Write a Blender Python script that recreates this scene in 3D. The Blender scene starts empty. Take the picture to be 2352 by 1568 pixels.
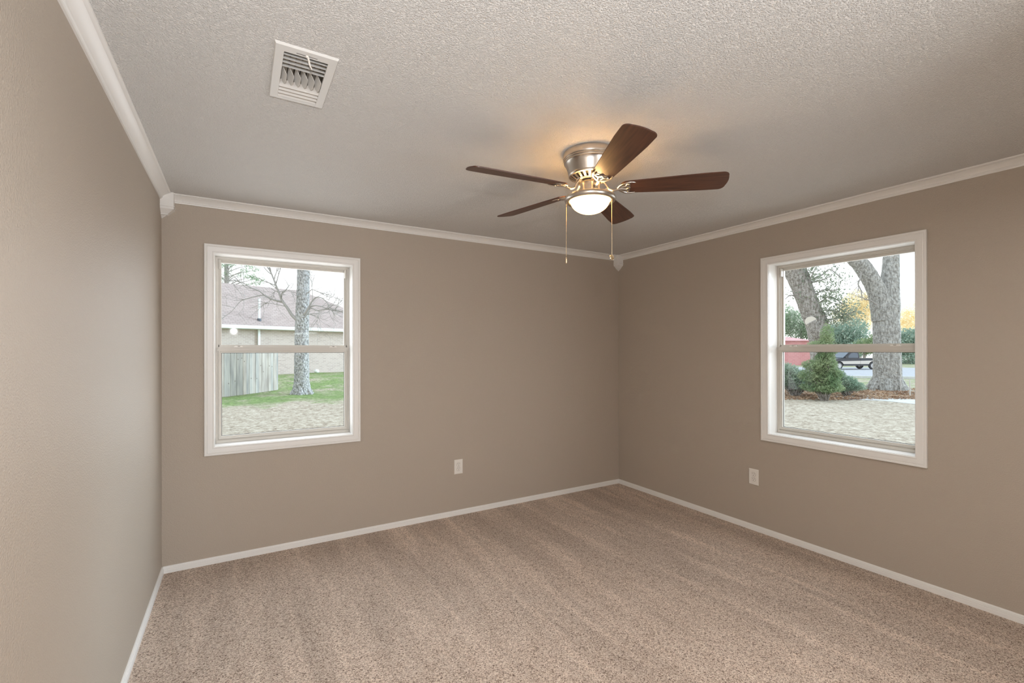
import bpy, bmesh, math, random
from mathutils import Vector, Matrix

S = bpy.context.scene
C = S.collection
rnd = random.Random(7)
PI = math.pi

# ------------------------------------------------------------------ camera
F_PX, CX, CY, YAW, PITCH, ROLL, CAMZ = 1060.99, 1176.0, 803.04, 0.5346, 0.0008, -0.0013, 1.4324
cam = bpy.data.cameras.new('camera')
cam.sensor_fit = 'HORIZONTAL'
cam.sensor_width = 36.0
cam.lens = F_PX / 2352 * 36
cam.shift_y = (CY - 784) / 2352
cam.clip_start = 0.02
cam.clip_end = 500
camo = bpy.data.objects.new('camera', cam)
C.objects.link(camo)
FW = Vector((math.sin(YAW) * math.cos(PITCH), math.cos(YAW) * math.cos(PITCH), math.sin(PITCH)))
RT = Vector((math.cos(YAW), -math.sin(YAW), 0))
UP = RT.cross(FW)
RT, UP = RT * math.cos(ROLL) + UP * math.sin(ROLL), UP * math.cos(ROLL) - RT * math.sin(ROLL)
mw = Matrix((RT, UP, -FW)).transposed().to_4x4()
mw.translation = (0, 0, CAMZ)
camo.matrix_world = mw
S.camera = camo


def at(px, py, depth):
    """a point of the surveyed site: bearing and height read off the photograph, depth in metres"""
    return Vector((0, 0, CAMZ)) + (FW + RT * ((px - CX) / F_PX) - UP * ((py - CY) / F_PX)) * depth


# ------------------------------------------------------------------ view, sky, sun, big lights
S.view_settings.view_transform = 'Standard'
S.view_settings.look = 'None'
S.view_settings.gamma = 1.0
S.view_settings.exposure = 0.0
S.view_settings.use_curve_mapping = False
try:
    S.cycles.use_denoising = True
    S.cycles.max_bounces = 10
    S.cycles.diffuse_bounces = 6
    S.cycles.transparent_max_bounces = 16
    S.cycles.sample_clamp_indirect = 0.0
except Exception:
    pass

W = bpy.data.worlds.new('evening_sky')
S.world = W
W.use_nodes = True
nt = W.node_tree
nt.nodes.clear()
wo = nt.nodes.new('ShaderNodeOutputWorld')
bg = nt.nodes.new('ShaderNodeBackground')
tc = nt.nodes.new('ShaderNodeTexCoord')
sx = nt.nodes.new('ShaderNodeSeparateXYZ')
rp = nt.nodes.new('ShaderNodeValToRGB')
rp.color_ramp.elements[0].position = 0.0
rp.color_ramp.elements[0].color = (1.0, 0.98, 0.95, 1)
rp.color_ramp.elements[1].position = 0.55
rp.color_ramp.elements[1].color = (0.80, 0.92, 1.0, 1)
nt.links.new(tc.outputs['Generated'], sx.inputs[0])
nt.links.new(sx.outputs['Z'], rp.inputs[0])
nt.links.new(rp.outputs[0], bg.inputs['Color'])
bg.inputs['Strength'].default_value = 1.85
nt.links.new(bg.outputs[0], wo.inputs['Surface'])


def lamp(name, kind, energy, color, loc, direction=None, **kw):
    l = bpy.data.lights.new(name, kind)
    l.energy = energy
    l.color = color
    for k, v in kw.items():
        setattr(l, k, v)
    o = bpy.data.objects.new(name, l)
    C.objects.link(o)
    o.location = loc
    if direction is not None:
        o.rotation_euler = Vector(direction).to_track_quat('-Z', 'Y').to_euler()
    return o


# low, hazy evening sun through the right-hand window
lamp('low_sun', 'SUN', 3.8, (0.68, 0.87, 1.0), (20, -6, 8), (-3.95, 1.0, -0.92), angle=math.radians(24))
# daylight at the two windows
lamp('window_daylight', 'AREA', 12, (0.93, 0.965, 1.0), (3.95, 1.45, 1.8), (-1, .3, -.35), shape='RECTANGLE', size=1.2, size_y=1.4)
lamp('window_daylight', 'AREA', 9, (0.97, 0.98, 1.0), (0.31, 4.02, 1.0), (0, -1, .55), shape='RECTANGLE', size=1.0, size_y=1.0)
lamp('window_daylight', 'AREA', 9, (0.97, 0.98, 1.0), (0.31, 4.05, 1.9), (0, -1, -.5), shape='RECTANGLE', size=1.0, size_y=1.0)
# the photographer's flash above the camera, its bounce off the ceiling, and two fill lamps added at that end of the room
lamp('camera_flash', 'AREA', 33, (0.96, 0.97, 1.0), (-0.06, -0.30, 1.72), (-0.12, 1, -0.10), shape='DISK', size=0.05)
lamp('left_wall_fill', 'AREA', 20, (0.97, 0.97, 1.0), (1.8, -0.36, 1.45), (-.85, .55, -0.12), shape='DISK', size=0.5)  # added fill, aimed to brighten the left wall
lamp('bounced_flash', 'AREA', 2.4, (0.86, 0.97, 1.0), (0.9, -0.15, 1.70), (-.08, 0.12, 1), shape='DISK', size=0.35)
lamp('rear_overhead_fill', 'AREA', 42, (1.0, 0.975, 0.945), (1.2, 0.0, 2.40), (0, -0.14, -1), shape='RECTANGLE', size=2.4, size_y=.8)  # added overhead fill for floor and walls, no fixture here

# ------------------------------------------------------------------ helpers
XL, XR, YB, YR, H = -0.4254, 3.5291, 3.7029, -0.62, 2.44


def mat(name, col, rough=0.6, metal=0.0, spec=0.5, bump=None, vary=None):
    m = bpy.data.materials.new(name)
    m.use_nodes = True
    t = m.node_tree
    b = t.nodes['Principled BSDF']
    b.inputs['Base Color'].default_value = (*col, 1)
    b.inputs['Roughness'].default_value = rough
    b.inputs['Metallic'].default_value = metal
    b.inputs['Specular IOR Level'].default_value = spec
    co = None
    if bump or vary:
        co = t.nodes.new('ShaderNodeTexCoord')
    if bump:
        sc, st, dist, lo, hi = bump
        n = t.nodes.new('ShaderNodeTexNoise')
        n.inputs['Scale'].default_value = sc
        n.inputs['Detail'].default_value = 3
        n.inputs['Roughness'].default_value = 0.55
        r = t.nodes.new('ShaderNodeMapRange')
        r.inputs['From Min'].default_value = lo
        r.inputs['From Max'].default_value = hi
        bp = t.nodes.new('ShaderNodeBump')
        bp.inputs['Strength'].default_value = st
        bp.inputs['Distance'].default_value = dist
        t.links.new(co.outputs['Object'], n.inputs['Vector'])
        t.links.new(n.outputs['Fac'], r.inputs['Value'])
        t.links.new(r.outputs['Result'], bp.inputs['Height'])
        t.links.new(bp.outputs['Normal'], b.inputs['Normal'])
    if vary:  # (scale xyz, colour a, colour b, lo, hi)
        sc, ca, cb, lo, hi = vary
        mp = t.nodes.new('ShaderNodeMapping')
        mp.inputs['Scale'].default_value = sc
        n = t.nodes.new('ShaderNodeTexNoise')
        n.inputs['Scale'].default_value = 1.0
        n.inputs['Detail'].default_value = 4
        r = t.nodes.new('ShaderNodeValToRGB')
        r.color_ramp.elements[0].position = lo
        r.color_ramp.elements[0].color = (*ca, 1)
        r.color_ramp.elements[1].position = hi
        r.color_ramp.elements[1].color = (*cb, 1)
        t.links.new(co.outputs['Object'], mp.inputs['Vector'])
        t.links.new(mp.outputs[0], n.inputs['Vector'])
        t.links.new(n.outputs['Fac'], r.inputs['Fac'])
        t.links.new(r.outputs['Color'], b.inputs['Base Color'])
    return m


def obj(name, bm, m, parent=None, smooth=None, loc=None):
    me = bpy.data.meshes.new(name)
    bmesh.ops.recalc_face_normals(bm, faces=bm.faces[:]) if not getattr(bm, 'keep', False) else None
    bm.to_mesh(me)
    bm.free()
    if smooth is not None:
        me.polygons.foreach_set('use_smooth', [True] * len(me.polygons))
        me.set_sharp_from_angle(angle=math.radians(smooth))
    for mm in (m if isinstance(m, (list, tuple)) else [m]):
        me.materials.append(mm)
    o = bpy.data.objects.new(name, me)
    C.objects.link(o)
    if parent:
        o.parent = parent
    if loc:
        o.location = loc
    return o


def tag(o, label=None, cat=None, group=None, kind=None):
    if label:
        o['label'] = label
    if cat:
        o['category'] = cat
    if group:
        o['group'] = group
    if kind:
        o['kind'] = kind
    return o


def empty(name, loc=(0, 0, 0), rot=(0, 0, 0)):
    o = bpy.data.objects.new(name, None)
    C.objects.link(o)
    o.location = loc
    o.rotation_euler = rot
    o.empty_display_size = 0.1
    return o


def BM():
    return bmesh.new()


def box(bm, a, b, mtx=None):
    v = [bm.verts.new((x, y, z)) for x in (a[0], b[0]) for y in (a[1], b[1]) for z in (a[2], b[2])]
    for f in ((0, 1, 3, 2), (4, 6, 7, 5), (0, 4, 5, 1), (2, 3, 7, 6), (0, 2, 6, 4), (1, 5, 7, 3)):
        bm.faces.new([v[i] for i in f])
    if mtx is not None:
        bmesh.ops.transform(bm, matrix=mtx, verts=v)
    return v


def lathe(bm, pts, seg=48, mtx=None):
    rings, vs = [], []
    for r, z in pts:
        if r < 1e-6:
            ring = [bm.verts.new((0, 0, z))]
        else:
            ring = [bm.verts.new((r * math.cos(2 * PI * k / seg), r * math.sin(2 * PI * k / seg), z)) for k in range(seg)]
        rings.append(ring)
        vs += ring
    for a, b in zip(rings, rings[1:]):
        for k in range(seg):
            k2 = (k + 1) % seg
            if len(a) == 1 and len(b) == 1:
                continue
            if len(a) == 1:
                bm.faces.new((a[0], b[k2], b[k]))
            elif len(b) == 1:
                bm.faces.new((a[k], a[k2], b[0]))
            else:
                bm.faces.new((a[k], a[k2], b[k2], b[k]))
    if mtx is not None:
        bmesh.ops.transform(bm, matrix=mtx, verts=vs)
    return vs


def tube(bm, pts, rad, seg=8, flat=1.0, cap=True):
    """sweep a round section along points; rad a number or a list; flat squashes it vertically"""
    pts = [Vector(p) for p in pts]
    n = len(pts)
    rr = rad if isinstance(rad, (list, tuple)) else [rad] * n
    rings = []
    ref = Vector((0, 0, 1))
    for i, p in enumerate(pts):
        t = (pts[min(i + 1, n - 1)] - pts[max(i - 1, 0)]).normalized()
        if i == 0:
            u = t.cross(Vector((0, 1, 0)) if abs(t.dot(ref)) > 0.95 else ref).normalized()
        else:
            u = (u - t * u.dot(t)).normalized()
        w = u.cross(t).normalized()
        rings.append([bm.verts.new(p + (u * math.cos(2 * PI * k / seg) + w * math.sin(2 * PI * k / seg) * flat) * rr[i]) for k in range(seg)])
    for a, b in zip(rings, rings[1:]):
        for k in range(seg):
            k2 = (k + 1) % seg
            bm.faces.new((a[k], a[k2], b[k2], b[k]))
    if cap:
        bm.faces.new(rings[0])
        bm.faces.new(list(reversed(rings[-1])))
    return [v for r in rings for v in r]


def smooth_path(pts, n=5):
    """Catmull-Rom through the points"""
    P = [Vector(p) for p in pts]
    out = []
    for i in range(len(P) - 1):
        a, b, c, d = P[max(i - 1, 0)], P[i], P[i + 1], P[min(i + 2, len(P) - 1)]
        for k in range(n):
            t = k / n
            out.append(0.5 * ((2 * b) + (c - a) * t + (2 * a - 5 * b + 4 * c - d) * t * t + (3 * b - a - 3 * c + d) * t ** 3))
    out.append(P[-1])
    return out


def prism(bm, poly, f):
    """extrude a 2-D polygon between two mapping functions f(p,0), f(p,1)"""
    a = [bm.verts.new(f(p, 0)) for p in poly]
    b = [bm.verts.new(f(p, 1)) for p in poly]
    n = len(poly)
    for i in range(n):
        bm.faces.new((a[i], a[(i + 1) % n], b[(i + 1) % n], b[i]))
    bm.faces.new(a)
    bm.faces.new(list(reversed(b)))


def frame(bm, rect, prof, M, closed=True):
    """mitred picture-frame sweep: prof = [(outward offset, depth)], rect = u0,z0,u1,z1, M(u,z,d) -> world"""
    u0, z0, u1, z1 = rect
    rings = []
    for o, d in prof:
        rings.append([bm.verts.new(M(u, z, d)) for u, z in ((u0 - o, z0 - o), (u1 + o, z0 - o), (u1 + o, z1 + o), (u0 - o, z1 + o))])
    n = len(rings)
    for i in range(n if closed else n - 1):
        a, b = rings[i], rings[(i + 1) % n]
        for k in range(4):
            bm.faces.new((a[k], a[(k + 1) % 4], b[(k + 1) % 4], b[k]))


def rect_prof(o0, o1, d0, d1, c=0.0015):
    return [(o0, d0), (o0, d1 - c), (o0 + c, d1), (o1 - c, d1), (o1, d1 - c), (o1, d0)]


# ------------------------------------------------------------------ interior materials
M_wall = mat('greige_wall_paint', (0.45, 0.39, 0.325), 0.55, spec=0.35, bump=(190, 0.6, 0.0015, 0.40, 0.72))
M_ceil = mat('white_knockdown_ceiling', (0.83, 0.82, 0.795), 0.6, spec=0.35, bump=(190, 1.0, 0.0046, 0.40, 0.70))
M_trim = mat('white_trim_paint', (0.80, 0.79, 0.765), 0.35, spec=0.5)
M_frame = mat('almond_window_metal', (0.60, 0.575, 0.525), 0.42, spec=0.5)
M_gap = mat('dark_gasket', (0.05, 0.05, 0.045), 0.7)
M_white = mat('white_plastic', (0.78, 0.75, 0.70), 0.35)
M_slot = mat('dark_slot', (0.03, 0.025, 0.02), 0.8)
M_nickel = mat('brushed_nickel', (0.60, 0.555, 0.50), 0.30, metal=1.0)
M_brass = mat('pull_chain_metal', (0.85, 0.70, 0.48), 0.25, metal=1.0)
M_dark = mat('dark_motor', (0.035, 0.03, 0.027), 0.5)
M_blade = mat('walnut_blade', (0.10, 0.04, 0.02), 0.42, spec=0.75,
              vary=((6, 90, 40), (0.048, 0.017, 0.010), (0.115, 0.044, 0.023), 0.3, 0.7))
M_vent = mat('white_enamel', (0.66, 0.655, 0.63), 0.45)

M_carpet = bpy.data.materials.new('beige_cut_pile_carpet')
M_carpet.use_nodes = True
t = M_carpet.node_tree
b = t.nodes['Principled BSDF']
b.inputs['Roughness'].default_value = 0.95
b.inputs['Specular IOR Level'].default_value = 0.1
co = t.nodes.new('ShaderNodeTexCoord')


def nd(t, kind, **kw):
    n = t.nodes.new(kind)
    for k, v in kw.items():
        n.inputs[k].default_value = v
    return n


vor = nd(t, 'ShaderNodeTexVoronoi', Scale=250.0)
nz = nd(t, 'ShaderNodeTexNoise', Scale=120.0, Detail=3.0)
dist = t.nodes.new('ShaderNodeMixRGB')
dist.blend_type = 'ADD'
dist.inputs['Fac'].default_value = 0.012
t.links.new(co.outputs['Object'], dist.inputs['Color1'])
t.links.new(nz.outputs['Color'], dist.inputs['Color2'])
t.links.new(dist.outputs[0], vor.inputs['Vector'])
t.links.new(co.outputs['Object'], nz.inputs['Vector'])
sep = t.nodes.new('ShaderNodeSeparateColor')
t.links.new(vor.outputs['Color'], sep.inputs[0])
rmp = t.nodes.new('ShaderNodeValToRGB')
cr = rmp.color_ramp
cr.elements[0].position = 0.0
cr.elements[0].color = (0.18, 0.12, 0.095, 1)
cr.elements[1].position = 1.0
cr.elements[1].color = (0.94, 0.815, 0.70, 1)
for p_, c_ in ((0.12, (0.38, 0.285, 0.215)), (0.34, (0.60, 0.47, 0.38)), (0.70, (0.80, 0.65, 0.54))):
    e = cr.elements.new(p_)
    e.color = (*c_, 1)
t.links.new(sep.outputs[0], rmp.inputs['Fac'])
# pile laid one way and the other by the vacuum cleaner
mp = t.nodes.new('ShaderNodeMapping')
mp.inputs['Rotation'].default_value = (0, 0, math.radians(6))
mp.inputs['Scale'].default_value = (4.6, 0.60, 1)
t.links.new(co.outputs['Object'], mp.inputs['Vector'])
lay = nd(t, 'ShaderNodeTexNoise', Scale=1.0, Detail=3.0, Roughness=0.6)
t.links.new(mp.outputs[0], lay.inputs['Vector'])
lr = nd(t, 'ShaderNodeMapRange')
lr.inputs['From Min'].default_value = 0.36
lr.inputs['From Max'].default_value = 0.66
lr.inputs['To Min'].default_value = 0.84
lr.inputs['To Max'].default_value = 1.05
t.links.new(lay.outputs['Fac'], lr.inputs['Value'])
# narrower, lighter tracks
mp2 = t.nodes.new('ShaderNodeMapping')
mp2.inputs['Rotation'].default_value = (0, 0, math.radians(-9))
mp2.inputs['Scale'].default_value = (8.0, 0.8, 1)
t.links.new(co.outputs['Object'], mp2.inputs['Vector'])
trk = nd(t, 'ShaderNodeTexNoise', Scale=1.0, Detail=2.0, Roughness=0.5)
t.links.new(mp2.outputs[0], trk.inputs['Vector'])
tr2 = nd(t, 'ShaderNodeMapRange')
tr2.inputs['From Min'].default_value = 0.52
tr2.inputs['From Max'].default_value = 0.66
tr2.inputs['To Min'].default_value = 0.0
tr2.inputs['To Max'].default_value = 0.15
t.links.new(trk.outputs['Fac'], tr2.inputs['Value'])
sm = t.nodes.new('ShaderNodeMath')
sm.operation = 'ADD'
t.links.new(lr.outputs['Result'], sm.inputs[0])
t.links.new(tr2.outputs['Result'], sm.inputs[1])
mul = t.nodes.new('ShaderNodeVectorMath')
mul.operation = 'SCALE'
t.links.new(rmp.outputs['Color'], mul.inputs[0])
t.links.new(sm.outputs[0], mul.inputs['Scale'])
t.links.new(mul.outputs[0], b.inputs['Base Color'])
bp = t.nodes.new('ShaderNodeBump')
bp.inputs['Strength'].default_value = 0.9
bp.inputs['Distance'].default_value = 0.006
t.links.new(vor.outputs['Distance'], bp.inputs['Height'])
bp.invert = True
t.links.new(bp.outputs['Normal'], b.inputs['Normal'])

M_glass = bpy.data.materials.new('window_glass')
M_glass.use_nodes = True
t = M_glass.node_tree
t.nodes.clear()
out = t.nodes.new('ShaderNodeOutputMaterial')
mixs = t.nodes.new('ShaderNodeMixShader')
tr = t.nodes.new('ShaderNodeBsdfTransparent')
tr.inputs['Color'].default_value = (0.965, 0.975, 0.985, 1)
gl = t.nodes.new('ShaderNodeBsdfGlossy')
gl.inputs['Roughness'].default_value = 0.02
mixs.inputs[0].default_value = 0.02
t.links.new(tr.outputs[0], mixs.inputs[1])
t.links.new(gl.outputs[0], mixs.inputs[2])
t.links.new(mixs.outputs[0], out.inputs['Surface'])

M_bowl = bpy.data.materials.new('lit_frosted_glass')
M_bowl.use_nodes = True
t = M_bowl.node_tree
b = t.nodes['Principled BSDF']
b.inputs['Base Color'].default_value = (0.9, 0.85, 0.75, 1)
b.inputs['Roughness'].default_value = 0.3
b.inputs['Emission Color'].default_value = (1.0, 0.56, 0.20, 1)
b.inputs['Emission Strength'].default_value = 10.0

# ------------------------------------------------------------------ room shell
TH = 0.16
WL = (-0.197, 0.727, 0.8155, 2.147)      # outer casing rectangle, left window (u = x)
WR = (1.1054, 0.727, 2.1192, 2.147)      # right window (u = y)
CW = 0.0585                               # casing width


def inner(r, o=CW):
    return (r[0] + o, r[1] + o, r[2] - o, r[3] - o)


def wall_with_hole(name, M, u0, u1, hole):
    bm = BM()
    z0, z1 = -0.08, H + 0.08
    a0, b0, a1, b1 = hole

    def slab(ua, ub, za, zb):
        p = [M(u, z, d) for u in (ua, ub) for z in (za, zb) for d in (0, -TH)]
        v = [bm.verts.new(q) for q in p]
        for f in ((0, 1, 3, 2), (4, 6, 7, 5), (0, 4, 5, 1), (2, 3, 7, 6), (0, 2, 6, 4), (1, 5, 7, 3)):
            bm.faces.new([v[i] for i in f])
    slab(u0, a0, z0, z1)
    slab(a1, u1, z0, z1)
    slab(a0, a1, z0, b0)
    slab(a0, a1, b1, z1)
    bmesh.ops.remove_doubles(bm, verts=bm.verts[:], dist=1e-5)
    return tag(obj(name, bm, M_wall), kind='structure')


def MB(u, z, d):
    return (u, YB - d, z)


def MR(u, z, d):
    return (XR - d, u, z)


wall_with_hole('wall_back', MB, XL - TH, XR + TH, inner(WL, CW - 0.012))
wall_with_hole('wall_right', MR, YR - TH, YB, inner(WR, CW - 0.012))
bm = BM(); box(bm, (XL - TH, YR - TH, -0.08), (XL, YB, H + 0.08)); tag(obj('wall_left', bm, M_wall), kind='structure')


def MW(u, z, d):
    return (u, YR + d, z)


DOOR = (-0.33, -0.10, 0.47, 2.05)
wall_with_hole('wall_rear', MW, XL, XR, DOOR)
bm = BM(); frame(bm, DOOR, [(0, -TH), (0, .012), (.004, .015), (.05, .017), (.064, .012), (.064, 0), (-.012, 0), (-.012, -TH)], MW)
tag(obj('trim_6', bm, M_trim), kind='structure')
# unlit hall beyond the doorway
bm = BM()
box(bm, (XL - .3, YR - 2.0, -.08), (1.6, YR - 1.9, H + .08))
box(bm, (XL - .4, YR - 2.0, -.08), (XL - .3, YR - TH, H + .08))
box(bm, (1.6, YR - 2.0, -.08), (1.7, YR - TH, H + .08))
box(bm, (XL - .4, YR - 2.0, H), (1.7, YR - TH, H + .08))
box(bm, (XL - .4, YR - 2.0, -.08), (1.7, YR - TH, 0))
tag(obj('wall_hall', bm, M_wall), kind='structure')
bm = BM(); box(bm, (XL, YR, -0.08), (XR, YB, 0.0)); tag(obj('floor', bm, M_carpet), kind='structure')
VX0, VX1, VY0, VY1 = .2015 - .0745, .2015 + .0745, 1.8625 - .152, 1.8625 + .171
bm = BM()
for a_, b_ in (((XL, YR), (VX0, YB)), ((VX1, YR), (XR, YB)), ((VX0, YR), (VX1, VY0)), ((VX0, VY1), (VX1, YB))):
    box(bm, (*a_, H), (*b_, H + .08))
bmesh.ops.remove_doubles(bm, verts=bm.verts[:], dist=1e-6)
tag(obj('ceiling', bm, M_ceil), kind='structure')

# crown moulding and baseboards
CROWN = [(0, -.050), (.007, -.050), (.0085, -.0455), (.0085, -.0435), (.0125, -.042), (.0145, -.038), (.0125, -.0355), (.014, -.033),
         (.024, -.0235), (.036, -.0145), (.044, -.0115), (.0425, -.0095), (.0475, -.0085), (.0535, -.0065), (.0558, -.003), (.0558, 0), (0, 0)]
BASE = [(0, 0), (.0125, 0), (.0125, .020), (.0105, .0215), (.0105, .0235), (.0115, .0245), (.0112, .0315), (.009, .0325), (.009, .0345),
        (.0098, .0355), (.0085, .0415), (.006, .044), (0, .044)]
BK = 0.070     # corner block size


def run(name, prof, zoff, M, u0, u1):
    bm = BM()
    prism(bm, prof, lambda p, s: M((u0, u1)[s], zoff + p[1], p[0]))
    return tag(obj(name, bm, M_trim, smooth=25), kind='structure')


def ML(u, z, d):
    return (XL + d, u, z)


run('trim_1', CROWN, H, ML, YR, YB - BK + .002)
run('trim_2', CROWN, H, MB, XL + BK - .002, XR - BK + .002)
run('trim_3', CROWN, H, MR, YR, YB - BK + .002)
run('baseboard_left', BASE, 0, ML, YR, YB)
run('baseboard_back', BASE, 0, MB, XL, XR)
run('baseboard_right', BASE, 0, MR, YR, YB)


def corner_block(name, cx, cy, sx):
    bm = BM()
    lv = [(BK, 0), (BK, -.085), (BK + .004, -.0865), (BK + .004, -.092), (BK, -.0935), (BK, -.106), (.066, -.109), (.036, -.134), (.039, -.136),
          (.038, -.139), (.028, -.141), (.003, -.158)]
    rings = [[bm.verts.new((cx + sx * a, cy - c, H + z)) for a, c in ((0, 0), (s, 0), (s, s), (0, s))] for s, z in lv]
    for a, b_ in zip(rings, rings[1:]):
        for k in range(4):
            bm.faces.new((a[k], a[(k + 1) % 4], b_[(k + 1) % 4], b_[k]))
    bm.faces.new(rings[0]); bm.faces.new(rings[-1])
    return tag(obj(name, bm, M_trim), kind='structure')


corner_block('trim_4', XL, YB, 1)
corner_block('trim_5', XR, YB, -1)

# ------------------------------------------------------------------ windows
CASE = [(.002, 0), (.002, .010), (.005, .013), (.010, .013), (.012, .011), (.016, .0115), (.030, .015), (.040, .016), (.044, .014), (.0465, .0165),
        (.056, .0165), (.0585, .0145), (.0585, 0)]


def window(name, outer, M, label):
    w = empty(name, M((outer[0] + outer[2]) / 2, outer[1], 0))
    tag(w, kind='structure', label=label)
    inv = w.location.copy()

    def MM(u, z, d):
        p = Vector(M(u, z, d))
        return p - inv
    r = inner(outer)
    bm = BM(); frame(bm, r, CASE, MM); obj('casing', bm, M_trim, w, smooth=25)
    # jamb liner
    DJ = -0.112
    bm = BM(); frame(bm, r, [(0, 0.0), (0, DJ - .05), (.0118, DJ - .05), (.0118, 0.0)], MM); obj('jamb', bm, M_trim, w)
    # outer frame of the unit
    f = BM()
    ri = inner(r, 0.0)
    frame(f, inner(r, .022), [(0, DJ - .045), (0, DJ - .012), (.006, DJ - .012), (.007, DJ - .004), (.0215, DJ - .002), (.0215, DJ - .045)], MM)
    frame(f, inner(r, .0275), [(0, DJ - .052), (0, DJ - .0255), (.0055, DJ - .0255), (.0055, DJ - .052)], MM)
    obj('unit_frame', f, M_frame, w, smooth=25)
    u0, z0, u1, z1 = r
    zr = 1.442   # meeting rail
    # fixed upper sash, set further out
    sa = BM()
    up = (u0 + .036, zr + .028, u1 - .036, z1 - .039)
    frame(sa, up, rect_prof(0, .014, DJ - .046, DJ - .026), MM)
    s1 = obj('sash', sa, M_frame, w, smooth=25)
    g = BM(); box(g, MM(up[0] - .004, up[1] - .004, DJ - .037), MM(up[2] + .004, up[3] + .004, DJ - .040)); obj('pane', g, M_glass, s1)
    # sliding lower sash, nearer the room
    sb = BM()
    lo = (u0 + .037, z0 + .047, u1 - .046, zr - .026)
    lo = (u0 + .036, z0 + .047, u1 - .036, zr - .026)
    frame(sb, lo, [(0, DJ - .024), (0, DJ - .006), (.002, DJ - .004), (.006, DJ - .004), (.0075, DJ - .002), (.018, DJ), (.0195, DJ - .002), (.0195, DJ - .024)], MM)
    # meeting rail with ledge
    box(sb, MM(u0 + .012, zr - .012, DJ - .026), MM(u1 - .012, zr + .008, DJ + .004))
    box(sb, MM(u0 + .012, zr + .008, DJ - .026), MM(u1 - .012, zr + .014, DJ + .008))
    box(sb, MM(u0 + .018, zr + .014, DJ - .028), MM(u1 - .018, zr + .030, DJ - .012))
    s2 = obj('sash', sb, M_frame, w)
    g = BM(); box(g, MM(lo[0] - .004, lo[1] - .004, DJ - .016), MM(lo[2] + .004, lo[3] + .004, DJ - .019)); obj('pane', g, M_glass, s2)
    g = BM(); frame(g, inner(lo, .0), [(0, DJ - .0235), (0, DJ - .0205), (-.0025, DJ - .0205), (-.0025, DJ - .0235)], MM); obj('gasket', g, M_gap, s2)
    for uu in (u0 + .11, u1 - .15):
        l = BM()
        box(l, MM(uu, zr + .014, DJ - .008), MM(uu + .055, zr + .0185, DJ + .006))
        box(l, MM(uu + .006, zr + .0185, DJ - .006), MM(uu + .022, zr + .024, DJ + .004))
        box(l, MM(uu + .040, zr + .0185, DJ - .006), MM(uu + .052, zr + .023, DJ + .004))
        obj('latch', l, M_white, s2)
        l = BM(); box(l, MM(uu + .024, zr + .0186, DJ - .004), MM(uu + .038, zr + .021, DJ + .003)); obj('latch_slot', l, M_slot, s2)
    # sill track of the unit and its shadow gap
    tr_ = BM()
    box(tr_, MM(u0 + .003, z0 + .001, DJ - .04), MM(u1 - .003, z0 + .020, DJ + .004))
    box(tr_, MM(u0 + .008, z0 + .020, DJ - .04), MM(u1 - .008, z0 + .0265, DJ - .006))
    obj('sill_track', tr_, M_frame, w)
    # balance covers in the top corners
    for ua, ub in ((u0 + .0225, u0 + .034), (u1 - .034, u1 - .0225)):
        c_ = BM(); box(c_, MM(ua, z1 - .085, DJ - .02), MM(ub, z1 - .024, DJ + .001)); obj('balance_cover', c_, M_frame, w)
    return w


window('window_1', WL, MB, 'white cased sash window looking onto a brick house and a bare tree')
window('window_2', WR, MR, 'white cased sash window looking onto big oaks and a street')

# ------------------------------------------------------------------ power outlets
def outlet(M, u, z, label):
    o = empty('power_outlet', M(u, z, 0))
    tag(o, label, 'outlet', 'white power outlets')
    inv = o.location.copy()

    def MM(a, b_, d):
        return Vector(M(u + a, z + b_, d)) - inv
    hw, hh = .0395, .0625
    bm = BM()
    rings = []
    for s, d in ((0, 0), (0, .003), (.0022, .0052), (.004, .006)):
        rings.append([bm.verts.new(MM(a * (hw - s), b_ * (hh - s), d)) for a, b_ in ((-1, -1), (1, -1), (1, 1), (-1, 1))])
    for a, b_ in zip(rings, rings[1:]):
        for k in range(4):
            bm.faces.new((a[k], a[(k + 1) % 4], b_[(k + 1) % 4], b_[k]))
    bm.faces.new(rings[-1]); bm.faces.new(rings[0])
    obj('cover_plate', bm, M_white, o)
    for dz in (.0195, -.0195):
        bm = BM()
        poly = []
        for k in range(32):
            a = 2 * PI * k / 32
            x_, y_ = .0172 * math.cos(a), .0172 * math.sin(a)
            poly.append((x_, max(-.0142, min(.0142, y_))))
        prism(bm, poly, lambda p, s: MM(p[0], dz + p[1], (.0058, .0078)[s]))
        r_ = obj('receptacle', bm, M_white, o, smooth=30)
        bm = BM()
        box(bm, MM(-.0078, dz + .0005, .0074), MM(-.0056, dz + .0098, .0081))
        box(bm, MM(.0056, dz + .0015, .0074), MM(.0076, dz + .0090, .0081))
        poly = [(.0026 * math.cos(2 * PI * k / 14), .0026 * math.sin(2 * PI * k / 14)) for k in range(14)]
        prism(bm, poly, lambda p, s: MM(p[0], dz - .0072 + p[1], (.0074, .0081)[s]))
        obj('slot', bm, M_slot, r_)
        bm = BM()
        outp = [(p[0], p[1]) for p in [(.0186 * math.cos(2 * PI * k / 32), max(-.0156, min(.0156, .0186 * math.sin(2 * PI * k / 32)))) for k in range(32)]]
        prism(bm, outp, lambda p, s: MM(p[0], dz + p[1], (.0056, .0062)[s]))
        obj('shadow_gap', bm, mat('outlet_gap', (.28, .25, .21), .7), o)
    bm = BM()
    poly = [(.003 * math.cos(2 * PI * k / 14), .003 * math.sin(2 * PI * k / 14)) for k in range(14)]
    prism(bm, poly, lambda p, s: MM(p[0], p[1], (.0058, .0072)[s]))
    obj('screw', bm, M_white, o)
    return o


outlet(MB, 1.648, 0.419, 'white double power outlet on the wall with the brick house window')
outlet(MR, 2.184, 0.423, 'white double power outlet on the wall below the oak tree window')

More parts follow.
